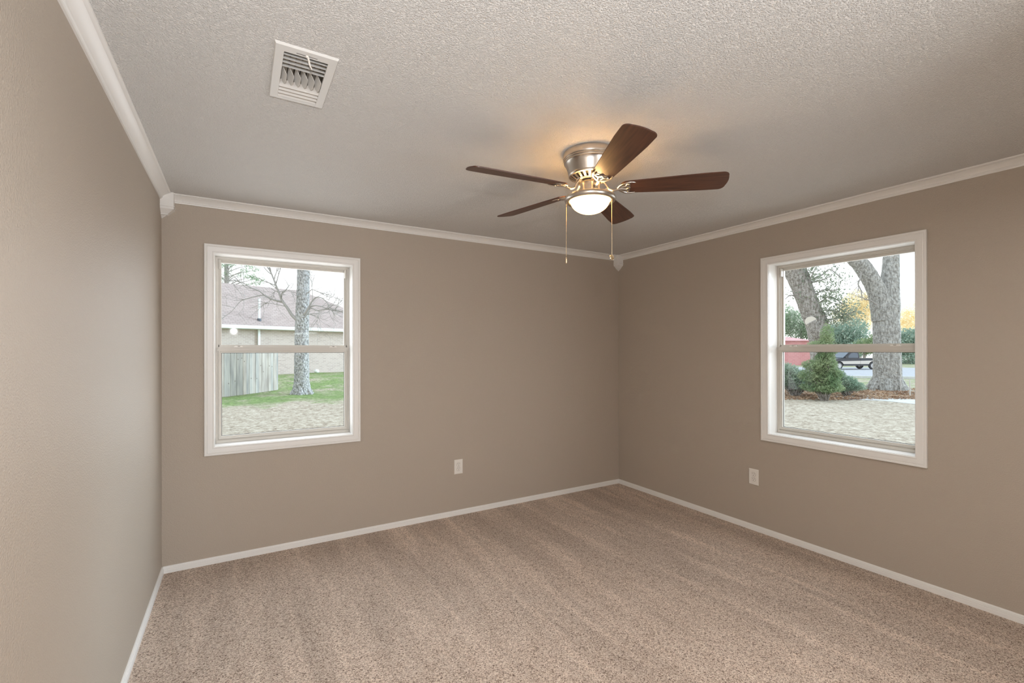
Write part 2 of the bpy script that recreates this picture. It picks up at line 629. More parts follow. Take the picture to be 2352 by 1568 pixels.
# ------------------------------------------------------------------ ceiling register
vent = empty('ceiling_vent', (0.2015, 1.8625, H))
tag(vent, 'white rectangular air register in the ceiling with three banks of louvers', 'vent')
vx, vy = .0985, .184


def MV(u, z, d):
    return (u, z, -d)


bm = BM()
frame(bm, (-.0690, -.146, .0690, .1655), [(0, 0.0), (0, .007), (.001, .008), (.0245, .008), (.0275, .0045), (.0275, 0)], MV)
# widen the frame to the outer plate size (unequal margins)
for v in bm.verts:
    if abs(v.co.x) > .08:
        v.co.x = math.copysign(vx - (.0965 - abs(v.co.x)), v.co.x)
    if v.co.y > .176:
        v.co.y += vy - .193
    if v.co.y < -.160:
        v.co.y -= vy - .1735
obj('frame', bm, M_vent, vent)
bm = BM()
M_duct = mat('grey_duct', (.30, .28, .25), .6)
box(bm, (-.0740, -.151, .060), (.0740, .170, .063))
box(bm, (-.0740, -.151, .0), (-.0725, .170, .060))
box(bm, (.0725, -.151, .0), (.0740, .170, .060))
box(bm, (-.0740, -.151, .0), (.0740, -.1495, .060))
box(bm, (-.0740, .1685, .0), (.0740, .170, .060))
obj('duct_collar', bm, M_duct, vent)
bm = BM()
for k in range(7):
    xx = -.062 + k * .0205
    box(bm, (xx, -.1495, .030), (xx + .0165, .168, .032))
obj('damper_blade', bm, mat('damper_grey', (.42, .39, .34), .6), vent)
# near bank: four slats across, lying back towards the duct
for k in range(4):
    y0 = -.130 + k * .0245
    bm = BM()
    pr = [(0, -.0070), (.0016, -.0072), (.0100, .0062), (.0092, .0070)]
    prism(bm, pr, lambda p, s: ((-.069, .069)[s], y0 + p[0], p[1]))
    obj('louver', bm, M_vent, vent, smooth=40)
# middle bank: six vanes running lengthwise, their near corners cut back
for k in range(6):
    x0 = -.069 + k * .0232
    bm = BM()
    n = 12
    top, bot = [], []
    for i in range(n + 1):
        s = i / n
        yy = -.034 + .100 * s
        d = min(1.0, s / .26) * (1.0 if s < .8 else 1 - (s - .8) * 1.2)
        top.append((x0 + .0005, yy, 0.012))
        bot.append((x0 + .002 + .0165 * d, yy, .0060 - .0150 * d))
    tv = [bm.verts.new(p) for p in top]
    bv = [bm.verts.new(p) for p in bot]
    tv2 = [bm.verts.new((p[0] + .0014, p[1], p[2])) for p in top]
    bv2 = [bm.verts.new((p[0] + .0014, p[1], p[2] + .0004)) for p in bot]
    for i in range(n):
        bm.faces.new((tv[i], tv[i + 1], bv[i + 1], bv[i]))
        bm.faces.new((tv2[i], bv2[i], bv2[i + 1], tv2[i + 1]))
        bm.faces.new((bv[i], bv[i + 1], bv2[i + 1], bv2[i]))
    bm.faces.new((tv[0], bv[0], bv2[0], tv2[0]))
    bm.faces.new((tv[n], tv2[n], bv2[n], bv[n]))
    obj('louver', bm, M_vent, vent, smooth=30)
# far bank: four slats tilted the other way
for k in range(4):
    y0 = .060 + k * .0255
    bm = BM()
    pr = [(0, 0), (.012, -.003), (.022, -.011), (.0265, -.0145), (.0258, -.0155), (.0215, -.0125), (.011, -.0045), (0, -.0014)]
    prism(bm, pr, lambda p, s: ((-.069, .069)[s], y0 + p[0] * .98, p[1] + .007))
    obj('louver', bm, M_vent, vent, smooth=40)
bm = BM()
box(bm, (-.033, -.1585, -.0086), (.033, -.157, -.0079))
obj('lever_slot', bm, M_slot, vent)
bm = BM()
tube(bm, smooth_path([(0.0, -.158, -.007), (.004, -.155, -.014), (.007, -.148, -.019), (.010, -.142, -.027), (.017, -.134, -.034)], 4),
     [.0045] * 4 + [.0042] * 4 + [.0036] * 4 + [.003] * 4 + [.0022], 8, 0.55)
lathe(bm, [(0, .004), (.004, .003), (.005, 0), (.004, -.003), (0, -.004)], 12, Matrix.Translation((0, -.158, -.010)))
obj('damper_lever', bm, M_white, vent, smooth=40)

# ------------------------------------------------------------------ ceiling fan
FX, FY = 1.553, 1.835
fan = empty('ceiling_fan', (FX, FY, H))
tag(fan, 'brushed nickel hugger ceiling fan with five walnut blades and lit glass bowl', 'ceiling fan')
bm = BM()
lathe(bm, [(0, 0), (.130, 0), (.1345, -.002), (.1365, -.006), (.1365, -.030), (.1355, -.033), (.132, -.035), (.1345, -.038), (.1345, -.042), (.131, -.0445),
           (.1325, -.048), (.132, -.052), (.1285, -.0545), (.1265, -.057), (.122, -.068), (.116, -.085), (.111, -.102), (.1085, -.110), (.1095, -.113),
           (.1075, -.1165), (.100, -.1165), (.098, -.10), (0, -.10)], 72)
obj('motor_housing', bm, M_nickel, fan, smooth=30)
bm = BM()
N = 22
lathe(bm, [(.1075, -.1165), (.106, -.120), (.099, -.1225), (.098, -.1205), (.1045, -.1165), (.1075, -.1165)], 72)
lathe(bm, [(.074, -.138), (.073, -.1405), (.064, -.1445), (.060, -.1445), (.060, -.141), (.072, -.136), (.074, -.138)], 72)
for k in range(N):
    m = Matrix.Rotation(2 * PI * k / N, 4, 'Z')
    v = [bm.verts.new(m @ Vector(p)) for p in ((.101, -.0065, -.1205), (.101, .0065, -.1205), (.072, .0050, -.1390), (.072, -.0050, -.1390),
                                               (.101, -.0065, -.1180), (.101, .0065, -.1180), (.072, .0050, -.1365), (.072, -.0050, -.1365))]
    for f in ((0, 1, 2, 3), (4, 7, 6, 5), (0, 4, 5, 1), (2, 6, 7, 3), (1, 5, 6, 2), (0, 3, 7, 4)):
        bm.faces.new([v[i] for i in f])
obj('vent_ring', bm, M_nickel, fan, smooth=30)
bm = BM()
lathe(bm, [(0, -.1), (.095, -.105), (.090, -.116), (.066, -.131), (.056, -.136), (.056, -.152), (.050, -.156), (0, -.156)], 48)
obj('flywheel', bm, M_dark, fan, smooth=30)
bm = BM()
lathe(bm, [(0, -.153), (.0495, -.153), (.0505, -.156), (.0505, -.206), (.053, -.210), (.060, -.213), (.062, -.216), (.058, -.218), (0, -.218)], 56)
sw = obj('switch_housing', bm, M_nickel, fan, smooth=30)
bm = BM(); box(bm, (-.004, -.0515, -.192), (.004, -.0500, -.178), Matrix.Rotation(-YAW + .25, 4, 'Z')); obj('reverse_switch', bm, M_slot, sw)
# light fitter: a rounded ring on three arms, open between
bm = BM()
lathe(bm, [(.050, -.2135), (.062, -.2135), (.062, -.2165), (.050, -.2165), (.050, -.2135)], 56)
prof = []
for k in range(16):
    a = 2 * PI * k / 16
    prof.append((.1165 + .0145 * math.cos(a), -.2345 + .0150 * math.sin(a)))
lathe(bm, prof + [prof[0]], 72)
for k in range(3):
    m = Matrix.Rotation(2 * PI * k / 3 + .6, 4, 'Z')
    box(bm, (.050, -.008, -.2165), (.112, .008, -.2135), m)
    box(bm, (.107, -.008, -.230), (.111, .008, -.2135), m)
    lathe(bm, [(0, .010), (.004, .010), (.0055, .005), (.004, 0), (0, 0)], 10, m @ Matrix.Translation((.112, 0, -.2200)))
fit = obj('light_fitter', bm, M_nickel, fan, smooth=35)
bm = BM()
pr = [(.0985, -.232), (.1005, -.236)]
for k in range(1, 15):
    a = PI / 2 * k / 14
    pr.append((.1005 * math.cos(a) ** .97 if k < 14 else 0, -.238 - .070 * math.sin(a)))
lathe(bm, pr, 64)
obj('glass_bowl', bm, M_bowl, fan, smooth=60)

lamp('fan_bulb', 'POINT', 3.0, (1.0, 0.62, 0.26), (FX, FY, H - .252), shadow_soft_size=.02)

# blades
PITCH_B = math.radians(13.5)


def blade_outline():
    x0, x1 = .148, .662
    pts = []
    hw = lambda x: .046 + (.0715 - .046) * min(1, max(0, (x - x0) / .40)) ** .8
    # root: rounded
    for k in range(9):
        a = PI / 2 + PI / 2 * (1 - k / 8)          # from left to top
        pts.append((x0 + .034 + .034 * math.cos(a), (hw(x0 + .034) - .0) * math.sin(a)))
    for k in range(1, 12):
        x = x0 + .034 + (x1 - .034 - x0 - .034) * k / 11
        pts.append((x, hw(x)))
    rc = .030
    for k in range(1, 8):
        a = PI / 2 * (1 - k / 7)
        pts.append((x1 - rc - .004 + rc * math.cos(a), .0715 - rc + rc * math.sin(a)))
    # bowed tip
    for k in range(1, 4):
        yy = (.0715 - rc) * (1 - k / 4)
        pts.append((x1 - .004 + .006 * (1 - (yy / .0415) ** 2), yy))
    lower = [(x, -y) for x, y in reversed(pts)]
    lower = [p for p in lower if p[1] < -1e-5]
    pts = [p for p in pts if p[1] >= -1e-5] + [(x1 + .002, 0)] + lower
    return pts


OUT = blade_outline()
bm = BM()
T2 = .0028
top = [bm.verts.new((x, y, T2)) for x, y in OUT]
bot = [bm.verts.new((x, y, -T2)) for x, y in OUT]
bm.faces.new(top); bm.faces.new(list(reversed(bot)))
n = len(OUT)
for i in range(n):
    bm.faces.new((top[i], bot[i], bot[(i + 1) % n], top[(i + 1) % n]))
bmesh.ops.recalc_face_normals(bm, faces=bm.faces[:])
bmesh.ops.bevel(bm, geom=[e for e in bm.edges if abs(e.verts[0].co.z - e.verts[1].co.z) < 1e-6 and len(e.link_faces) == 2], offset=.0014, segments=2, affect='EDGES')
blade0 = obj('blade', bm, M_blade, fan, smooth=35)

Rp = Matrix.Rotation(-PITCH_B, 4, 'X')
bm = BM()
zb = -.0065
arm = smooth_path([(.046, 0, .036), (.066, 0, .034), (.080, 0, .018), (.094, 0, -.004), (.112, 0, -.014), (.132, 0, -.012), (.150, 0, -.009)], 5)
tube(bm, arm, [.0085] * 8 + [.0072] * (len(arm) - 8), 10, .75)
box(bm, (.040, -.013, .030), (.066, .013, .040))
vs = []
for s in (1, -1):
    vs += tube(bm, smooth_path([(.140, 0, zb - .002), (.150, s * .018, zb), (.166, s * .034, zb), (.188, s * .044, zb), (.208, s * .046, zb), (.226, s * .041, zb)], 4),
               [.0065] * 6 + [.0060] * 6 + [.0055] * 4 + [.0048, .004, .003, .0022, .001][:5], 8, .6)
    vs += tube(bm, smooth_path([(.146, s * .004, zb), (.165, s * .009, zb), (.184, s * .013, zb)], 4), .0045, 8, .6)
    vs += tube(bm, smooth_path([(.190, s * .040, zb), (.184, s * .029, zb), (.180, s * .018, zb), (.188, s * .008, zb), (.200, 0, zb)], 4), [.0036] * 16 + [.0030], 8, .6)
    vs += lathe(bm, [(0, -.004), (.0045, -.003), (.0055, 0), (0, .002)], 12, Matrix.Translation((.192, s * .030, zb - .001)))
box_v = box(bm, (.150, -.030, zb + .002), (.200, .030, zb + .0035))
bmesh.ops.transform(bm, matrix=Rp, verts=list({v for v in vs} | set(box_v)))
bracket0 = obj('blade_bracket', bm, M_nickel, fan, smooth=40)

PHI = -0.7208
ZB = -.182
for k in range(5):
    a = PHI + k * 2 * PI / 5
    bl, br = (blade0, bracket0) if k == 0 else (blade0.copy(), bracket0.copy())
    if k:
        for o in (bl, br):
            C.objects.link(o)
            o.parent = fan
    bl.matrix_local = Matrix.Translation((0, 0, ZB)) @ Matrix.Rotation(a, 4, 'Z') @ Rp
    br.matrix_local = Matrix.Translation((0, 0, ZB)) @ Matrix.Rotation(a, 4, 'Z')


def chain(lat, dep, z0, z1, knob):
    p = RT * lat + Vector((FW.x, FW.y, 0)).normalized() * dep
    bm = BM()
    n = int((z0 - z1) / .0042)
    tube(bm, [(p.x, p.y, z0), (p.x, p.y, z1)], .0006, 6)
    for k in range(n):
        lathe(bm, [(0, .0021), (.0020, .0010), (.0020, -.0010), (0, -.0021)], 7, Matrix.Translation((p.x, p.y, z0 - .0042 * k)))
    lathe(bm, [(0, .004), (.004, .003), (.004, -.004), (.0022, -.008), (0, -.009)], 12, Matrix.Translation((p.x, p.y, z0 + .004)))
    ch = obj('pull_chain', bm, M_brass, fan, smooth=40)
    bm = BM()
    if knob == 'bell':
        lathe(bm, [(0, .002), (.0030, .001), (.0042, -.002), (.0046, -.012), (.0048, -.022), (.0052, -.030), (.0036, -.031), (.0030, -.026), (0, -.025)], 16,
              Matrix.Translation((p.x, p.y, z1)))
    else:
        m = Matrix.Translation((p.x, p.y, z1 - .014)) @ Matrix.Rotation(-YAW + .5, 4, 'Z') @ Matrix.Rotation(PI / 2 - .25, 4, 'X')
        lathe(bm, [(0, -.0022), (.0125, -.0022), (.0145, 0), (.0125, .0022), (.0105, .0015), (0, .0022)], 24, m)
        tube(bm, [(p.x, p.y, z1 + .002), (p.x, p.y, z1 - .003)], .002, 8)
        for q in range(4):
            a = PI / 4 + q * PI / 2
            lathe(bm, [(0, .0032), (.0016, .0028), (.002, .001), (0, .001)], 8, m @ Matrix.Translation((.0062 * math.cos(a), .0062 * math.sin(a), 0)))
    obj('pull_knob', bm, M_brass, ch, smooth=40)


chain(-.1147, .062, -.243, -.520, 'bell')
chain(.1114, -.003, -.232, -.519, 'disc')
# ================================================================== outside
def smooth01(x):
    x = max(0.0, min(1.0, x))
    return x * x * (3 - 2 * x)


def ground(x, y):
    """lie of the land: up towards the brick house, down towards the street"""
    z = -0.27
    z += 0.42 * smooth01((y - 20.0) / 6.0) * (1 - smooth01((x - 9) / 6))
    z -= 0.31 * smooth01((x - 24) / 8.0)
    return z


def gmat(name, base, cols, scale, rough=0.95):
    """ground cover: a base tone broken up by patches and fine specks"""
    m = bpy.data.materials.new(name)
    m.use_nodes = True
    t = m.node_tree
    b = t.nodes['Principled BSDF']
    b.inputs['Roughness'].default_value = rough
    b.inputs['Specular IOR Level'].default_value = 0.1
    co = t.nodes.new('ShaderNodeTexCoord')
    n1 = nd(t, 'ShaderNodeTexNoise', Scale=scale, Detail=8.0, Roughness=0.75)
    t.links.new(co.outputs['Object'], n1.inputs['Vector'])
    r = t.nodes.new('ShaderNodeValToRGB')
    r.color_ramp.elements[0].position = 0.30
    r.color_ramp.elements[0].color = (*cols[0], 1)
    r.color_ramp.elements[1].position = 0.72
    r.color_ramp.elements[1].color = (*cols[-1], 1)
    for i, c in enumerate(cols[1:-1]):
        e = r.color_ramp.elements.new(0.30 + 0.42 * (i + 1) / (len(cols) - 1))
        e.color = (*c, 1)
    t.links.new(n1.outputs['Fac'], r.inputs['Fac'])
    t.links.new(r.outputs['Color'], b.inputs['Base Color'])
    return m


# lawn: straw-coloured dormant grass, green where it lies near fence and tree
M_lawn = bpy.data.materials.new('dormant_lawn')
M_lawn.use_nodes = True
t = M_lawn.node_tree
b = t.nodes['Principled BSDF']
b.inputs['Roughness'].default_value = 0.95
b.inputs['Specular IOR Level'].default_value = 0.1
co = t.nodes.new('ShaderNodeTexCoord')
fine = nd(t, 'ShaderNodeTexNoise', Scale=9.0, Detail=10.0, Roughness=0.8)
t.links.new(co.outputs['Object'], fine.inputs['Vector'])


def ramp(t, src, stops):
    r = t.nodes.new('ShaderNodeValToRGB')
    r.color_ramp.elements[0].position = stops[0][0]
    r.color_ramp.elements[0].color = (*stops[0][1], 1)
    r.color_ramp.elements[1].position = stops[-1][0]
    r.color_ramp.elements[1].color = (*stops[-1][1], 1)
    for p, c in stops[1:-1]:
        e = r.color_ramp.elements.new(p)
        e.color = (*c, 1)
    t.links.new(src, r.inputs['Fac'])
    return r.outputs['Color']


straw = ramp(t, fine.outputs['Fac'], [(0.36, (0.16, 0.12, 0.09)), (0.45, (0.36, 0.295, 0.225)), (0.54, (0.50, 0.435, 0.345)), (0.66, (0.70, 0.64, 0.55))])
green = ramp(t, fine.outputs['Fac'], [(0.34, (0.08, 0.10, 0.05)), (0.46, (0.17, 0.24, 0.09)), (0.58, (0.27, 0.36, 0.14)), (0.70, (0.50, 0.50, 0.32))])
att = t.nodes.new('ShaderNodeAttribute')
att.attribute_name = 'green'
pn = nd(t, 'ShaderNodeTexNoise', Scale=0.9, Detail=4.0, Roughness=0.7)
t.links.new(co.outputs['Object'], pn.inputs['Vector'])
ad = t.nodes.new('ShaderNodeMath'); ad.operation = 'ADD'
t.links.new(att.outputs['Fac'], ad.inputs[0]); t.links.new(pn.outputs['Fac'], ad.inputs[1])
mrg = nd(t, 'ShaderNodeMapRange')
mrg.inputs['From Min'].default_value = 0.80
mrg.inputs['From Max'].default_value = 1.05
t.links.new(ad.outputs[0], mrg.inputs['Value'])
mx = t.nodes.new('ShaderNodeMixRGB')
t.links.new(mrg.outputs[0], mx.inputs['Fac']); t.links.new(straw, mx.inputs['Color1']); t.links.new(green, mx.inputs['Color2'])
t.links.new(mx.outputs[0], b.inputs['Base Color'])

TREE_A = at(693, 900, 18.0)
TREE_A.z = ground(TREE_A.x, TREE_A.y)
OAK = at(2038, 893, 19.5)
OAK.z = ground(OAK.x, OAK.y)

bm = BM()
gl_ = bm.verts.layers.float.new('green')
nx, ny = 110, 110
X0, X1, Y0, Y1 = -25.0, 95.0, 4.0, 75.0
grid = []
for j in range(ny + 1):
    fy = (j / ny) ** 1.7
    row = []
    for i in range(nx + 1):
        fx = i / nx
        x = X0 + (X1 - X0) * fx
        y = Y0 + (Y1 - Y0) * fy
        v = bm.verts.new((x, y, ground(x, y) + 0.02 * math.sin(x * 1.3) * math.sin(y * 1.7)))
        g = 0.0
        g = max(g, 0.58 * math.exp(-((y - 18.6) / 3.4) ** 2) * (1 - smooth01((x - 7) / 3)))
        g = max(g, 0.50 * smooth01((y - 18.5) / 2) * (1 - smooth01((x - 9) / 4)))
        g = max(g, 0.40 * smooth01((x - 24) / 3))
        v[gl_] = g
        row.append(v)
    grid.append(row)
for j in range(ny):
    for i in range(nx):
        bm.faces.new((grid[j][i], grid[j][i + 1], grid[j + 1][i + 1], grid[j + 1][i]))
# the part of the lawn right of the house, nearer than y = 4
grid2 = []
for j in range(9):
    row = []
    for i in range(60):
        x = 3.75 + (95 - 3.75) * (i / 59) ** 1.5
        y = -30 + (4 + 30) * j / 8
        v = bm.verts.new((x, y, ground(x, y) + 0.02 * math.sin(x * 1.3) * math.sin(y * 1.7)))
        v[gl_] = 0.40 * smooth01((x - 24) / 3)
        row.append(v)
    grid2.append(row)
for j in range(8):
    for i in range(59):
        bm.faces.new((grid2[j][i], grid2[j][i + 1], grid2[j + 1][i + 1], grid2[j + 1][i]))
tag(obj('lawn', bm, M_lawn, smooth=80), kind='structure', label='straw coloured winter lawn with green patches')


def sheet(name, pts, m, lift, kind, label, thick=0.05):
    """a slab lying on the ground along the given outline"""
    bm = BM()
    a = [bm.verts.new((p[0], p[1], ground(p[0], p[1]) + lift)) for p in pts]
    c_ = [bm.verts.new((v.co.x, v.co.y, v.co.z - thick)) for v in a]
    n = len(a)
    f1 = bm.faces.new(a)
    f2 = bm.faces.new(list(reversed(c_)))
    for i in range(n):
        bm.faces.new((a[i], c_[i], c_[(i + 1) % n], a[(i + 1) % n]))
    bmesh.ops.triangulate(bm, faces=[f1, f2])
    return tag(obj(name, bm, m), label, kind=kind)


M_conc = gmat('pale_concrete', None, [(0.52, 0.53, 0.53), (0.62, 0.62, 0.61), (0.70, 0.70, 0.69)], 3.0)
M_road = gmat('grey_asphalt', None, [(0.36, 0.365, 0.39), (0.42, 0.425, 0.45), (0.50, 0.505, 0.52)], 2.0)
dl = [at(*p) for p in ((1857, 908, 17.2), (1950, 911.5, 16.6), (2030, 914.5, 16.2), (2100, 918.6, 15.6), (2230, 927, 14.6), (2400, 940, 13.2),
                       (2400, 956, 11.8), (2230, 941, 13.1), (2100, 929, 14.3), (2030, 922, 15.2), (1950, 918, 15.8))]
sheet('driveway', dl, M_conc, 0.025, 'structure', 'pale concrete drive crossing the straw coloured lawn')
R0, R1 = at(1500, 868, 36.5), at(2500, 868, 30.0)
rd = (R1 - R0); rd.z = 0; rd.normalize()
rn = Vector((-rd.y, rd.x, 0))
if rn.dot(Vector((FW.x, FW.y, 0))) < 0:
    rn = -rn


def road_pt(s, w):
    return R0 + rd * s + rn * w


bm = BM()
n = 60
rows = []
for i in range(n + 1):
    s = -25 + 90 * i / n
    row = []
    for w in (0, .02, 9, 20, 20.02):
        p = road_pt(s, w)
        z = -0.50 + (0.0 if 0 < w < 20.01 else -.3)
        row.append(bm.verts.new((p.x, p.y, z)))
    rows.append(row)
for a, b_ in zip(rows, rows[1:]):
    for k in range(4):
        bm.faces.new((a[k], a[k + 1], b_[k + 1], b_[k]))
tag(obj('road', bm, M_road), 'grey street beyond the oaks with a pickup on it', kind='structure')
bm = BM()
for i in range(n):
    s = -25 + 90 * i / n
    p0, p1 = road_pt(s, -.35), road_pt(s + 90 / n, -.35)
    q0, q1 = road_pt(s, .0), road_pt(s + 90 / n, .0)
    v = [bm.verts.new((p.x, p.y, z)) for p in (p0, p1, q1, q0) for z in (-1.0, -.43)]
    for f in ((1, 3, 5, 7), (0, 2, 3, 1), (4, 6, 7, 5)):
        bm.faces.new([v[k] for k in f])
tag(obj('kerb', bm, M_conc), 'pale kerb along the near side of the street', 'kerb', kind='structure')

# ------------------------------------------------------------------ leaves, trees
def leaf_mat(name, a, b_, trans=0.35):
    m = bpy.data.materials.new(name)
    m.use_nodes = True
    t = m.node_tree
    p = t.nodes['Principled BSDF']
    p.inputs['Roughness'].default_value = 0.6
    p.inputs['Specular IOR Level'].default_value = 0.25
    co = t.nodes.new('ShaderNodeTexCoord')
    nz = nd(t, 'ShaderNodeTexNoise', Scale=1.7, Detail=4.0)
    t.links.new(co.outputs['Object'], nz.inputs['Vector'])
    c = ramp(t, nz.outputs['Fac'], [(0.35, a), (0.65, b_)])
    t.links.new(c, p.inputs['Base Color'])
    tl = t.nodes.new('ShaderNodeBsdfTranslucent')
    t.links.new(c, tl.inputs['Color'])
    mxs = t.nodes.new('ShaderNodeMixShader')
    mxs.inputs[0].default_value = trans
    t.links.new(p.outputs[0], mxs.inputs[1]); t.links.new(tl.outputs[0], mxs.inputs[2])
    t.links.new(mxs.outputs[0], t.nodes['Material Output'].inputs['Surface'])
    return m


def bark(name, a, b_, sc=(7, 7, 2.2)):
    return mat(name, a, 0.9, spec=0.15, bump=(9, 0.9, 0.05, 0.35, 0.65), vary=(sc, a, b_, 0.36, 0.64))


M_bark_a = bark('grey_plated_bark', (0.22, 0.215, 0.21), (0.60, 0.59, 0.58), (26, 26, 11))
M_bark_o = bark('oak_bark', (0.27, 0.26, 0.24), (0.55, 0.54, 0.51), (17, 17, 6))
M_bark_b = bark('brown_grey_bark', (0.25, 0.225, 0.20), (0.50, 0.47, 0.44), (16, 16, 6))
M_twig = mat('grey_twig', (0.36, 0.34, 0.32), 0.9, spec=0.1)
M_cut = mat('sawn_wood', (0.62, 0.56, 0.48), 0.8)
L_teal = leaf_mat('evergreen_leaf', (0.24, 0.36, 0.29), (0.48, 0.57, 0.47))
L_oak = leaf_mat('oak_leaf', (0.19, 0.24, 0.18), (0.42, 0.46, 0.35))
L_yel = leaf_mat('autumn_leaf', (0.84, 0.71, 0.42), (0.93, 0.87, 0.68), 0.55)
L_pine = leaf_mat('pine_needle', (0.22, 0.33, 0.20), (0.40, 0.48, 0.34))
L_cedar = leaf_mat('cedar_spray', (0.17, 0.27, 0.13), (0.40, 0.47, 0.27))
L_shrub = leaf_mat('shrub_leaf', (0.22, 0.33, 0.24), (0.46, 0.54, 0.42))
L_brown = leaf_mat('dead_leaf', (0.26, 0.15, 0.09), (0.52, 0.36, 0.24), 0.1)


def leaf(bm, p, size, r, flat=False, slim=0.5):
    a = Vector((r.gauss(0, 1), r.gauss(0, 1), r.gauss(0, .25 if flat else 1))).normalized()
    c = Vector((r.gauss(0, 1), r.gauss(0, 1), r.gauss(0, .25 if flat else 1)))
    w = (c - a * c.dot(a)).normalized() * size * slim * .5
    a = a * size * .5
    n = a.cross(w).normalized() * size * .10
    bm.faces.new([bm.verts.new(q) for q in (p - a, p + w + n, p + a, p - w + n)])


def crown(bm, centre, rad, count, size, r, slim=0.5, hollow=0.35):
    for _ in range(count):
        while True:
            d = Vector((r.uniform(-1, 1), r.uniform(-1, 1), r.uniform(-1, 1)))
            if hollow < d.length < 1:
                break
        # clumps
        d = d + Vector((math.sin(d.y * 9 + d.z * 7), math.sin(d.x * 8 - d.z * 6), math.sin(d.x * 7 + d.y * 9))) * .10
        leaf(bm, centre + Vector((d.x * rad[0], d.y * rad[1], d.z * rad[2])), size * r.uniform(.6, 1.3), r, slim=slim)


def rough_trunk(bm, path, radii, seg=18, amp=.06, seed=3):
    r = random.Random(seed)
    pts = smooth_path(path, 6)
    n = len(pts)
    m = len(radii) - 1
    rr = []
    for i in range(n):
        s = i / (n - 1) * m
        k = min(int(s), m - 1)
        rr.append(radii[k] + (radii[k + 1] - radii[k]) * (s - k))
    vs = tube(bm, pts, rr, seg)
    for i, v in enumerate(vs):
        p = pts[i // seg]
        v.co = p + (v.co - p) * (1 + amp * math.sin(3.1 * (i % seg) + 1.7 * (i // seg)) * .5 + r.uniform(-amp, amp) * .6)
    return vs


def twigs(bm, pts, r, base, n=6, length=1.0, depth=2):
    """fine side shoots off a branch"""
    pts = [Vector(p) for p in pts]
    for _ in range(n):
        k = r.randrange(len(pts) // 3, len(pts) - 1)
        p = pts[k]
        d = (pts[k + 1] - pts[k]).normalized()
        d = (d + Vector((r.uniform(-1, 1), r.uniform(-1, 1), r.uniform(-.5, 1))) * .9).normalized()
        q = [p]
        for s in range(4):
            d = (d + Vector((r.uniform(-1, 1), r.uniform(-1, 1), r.uniform(-1, 1))) * .35).normalized()
            q.append(q[-1] + d * length * r.uniform(.15, .3))
        tube(bm, q, [base * (1 - .17 * i) for i in range(5)], 5)
        if depth > 1:
            twigs(bm, q, r, base * .6, 2, length * .6, depth - 1)


# bare tree in front of the brick house
Z_A = 18.0
ta = empty('bare_tree', TREE_A)
tag(ta, 'bare grey-barked tree standing on green grass before the brick house', 'tree')
inv = Vector(TREE_A)


def loc_path(pp, depth, base):
    return [at(x, y, depth + (0 if len(q) < 1 else q[0])) - base for x, y, *q in pp]


bm = BM()
rough_trunk(bm, [(0, 0, -.25)] + loc_path([(693, 893), (693, 870), (693, 800), (694, 735), (696, 680), (697, 620), (698, 560), (700, 470)], Z_A, inv),
            [.42, .33, .275, .255, .25, .235, .225, .22, .19], 20, .05)
for k in range(6):   # root flare
    a = k * PI / 3 + .3
    tube(bm, [(.22 * math.cos(a), .22 * math.sin(a), .25), (.34 * math.cos(a), .34 * math.sin(a), .06), (.5 * math.cos(a), .5 * math.sin(a), -.1)], [.1, .1, .05], 8)
obj('trunk', bm, M_bark_a, ta, smooth=60)
r = random.Random(11)
BR = [([(688, 738), (672, 725), (660, 707), (648, 690), (642, 675), (632, 650), (622, 625), (610, 606), (596, 570)], .085, .025),
      ([(648, 693), (635, 690), (622, 686), (608, 678), (595, 668), (575, 660), (560, 650), (540, 645), (515, 642)], .055, .012),
      ([(606, 677), (590, 680), (570, 685), (552, 692), (535, 712), (520, 724), (505, 735)], .028, .008),
      ([(600, 672), (585, 663), (565, 660), (552, 648), (542, 642), (535, 652), (560, 680)], .022, .006),
      ([(640, 672), (632, 668), (629, 676), (628, 684)], .02, .008),
      ([(634, 652), (640, 630), (645, 612), (642, 590)], .022, .008),
      ([(642, 670), (655, 668), (668, 669), (682, 680)], .016, .006),
      ([(655, 703), (630, 698), (612, 696), (600, 706)], .018, .006)]
for pp, r0, r1 in BR:
    bm = BM()
    q = smooth_path(loc_path([(x, y, -.03 * i) for i, (x, y) in enumerate(pp)], Z_A - .15, inv), 4)
    tube(bm, q, [.8 * (r1 + (r0 - r1) * (1 - i / (len(q) - 1)) ** 1.5) for i in range(len(q))], 8)
    twigs(bm, q, r, r1 * .7 + .003, 9, .9)
    obj('branch', bm, M_twig, ta, smooth=60)
for pp, r0, r1 in [([(699, 722), (706, 712), (712, 700), (718, 690), (728, 682), (742, 686), (752, 697), (760, 712), (770, 722)], .06, .010),
                   ([(708, 708), (720, 702), (735, 703), (750, 708), (765, 712), (790, 716), (810, 722)], .035, .010),
                   ([(710, 706), (722, 710), (733, 714), (745, 711), (762, 711), (785, 712)], .03, .010),
                   ([(704, 674), (712, 668), (718, 665), (735, 672), (750, 680), (770, 684), (782, 690), (800, 716)], .022, .007),
                   ([(718, 690), (717, 660), (716, 640), (715, 615)], .016, .006),
                   ([(733, 714), (730, 730), (727, 745)], .012, .005),
                   ([(690, 728), (700, 728), (706, 722), (716, 722), (722, 726)], .03, .01)]:
    bm = BM()
    q = smooth_path(loc_path([(x, y, -.04 * i) for i, (x, y) in enumerate(pp)], Z_A - .2, inv), 4)
    tube(bm, q, [.8 * (r1 + (r0 - r1) * (1 - i / (len(q) - 1)) ** 1.5) for i in range(len(q))], 8)
    twigs(bm, q, r, r1 * .7 + .003, 9, .9)
    obj('branch', bm, M_twig, ta, smooth=60)

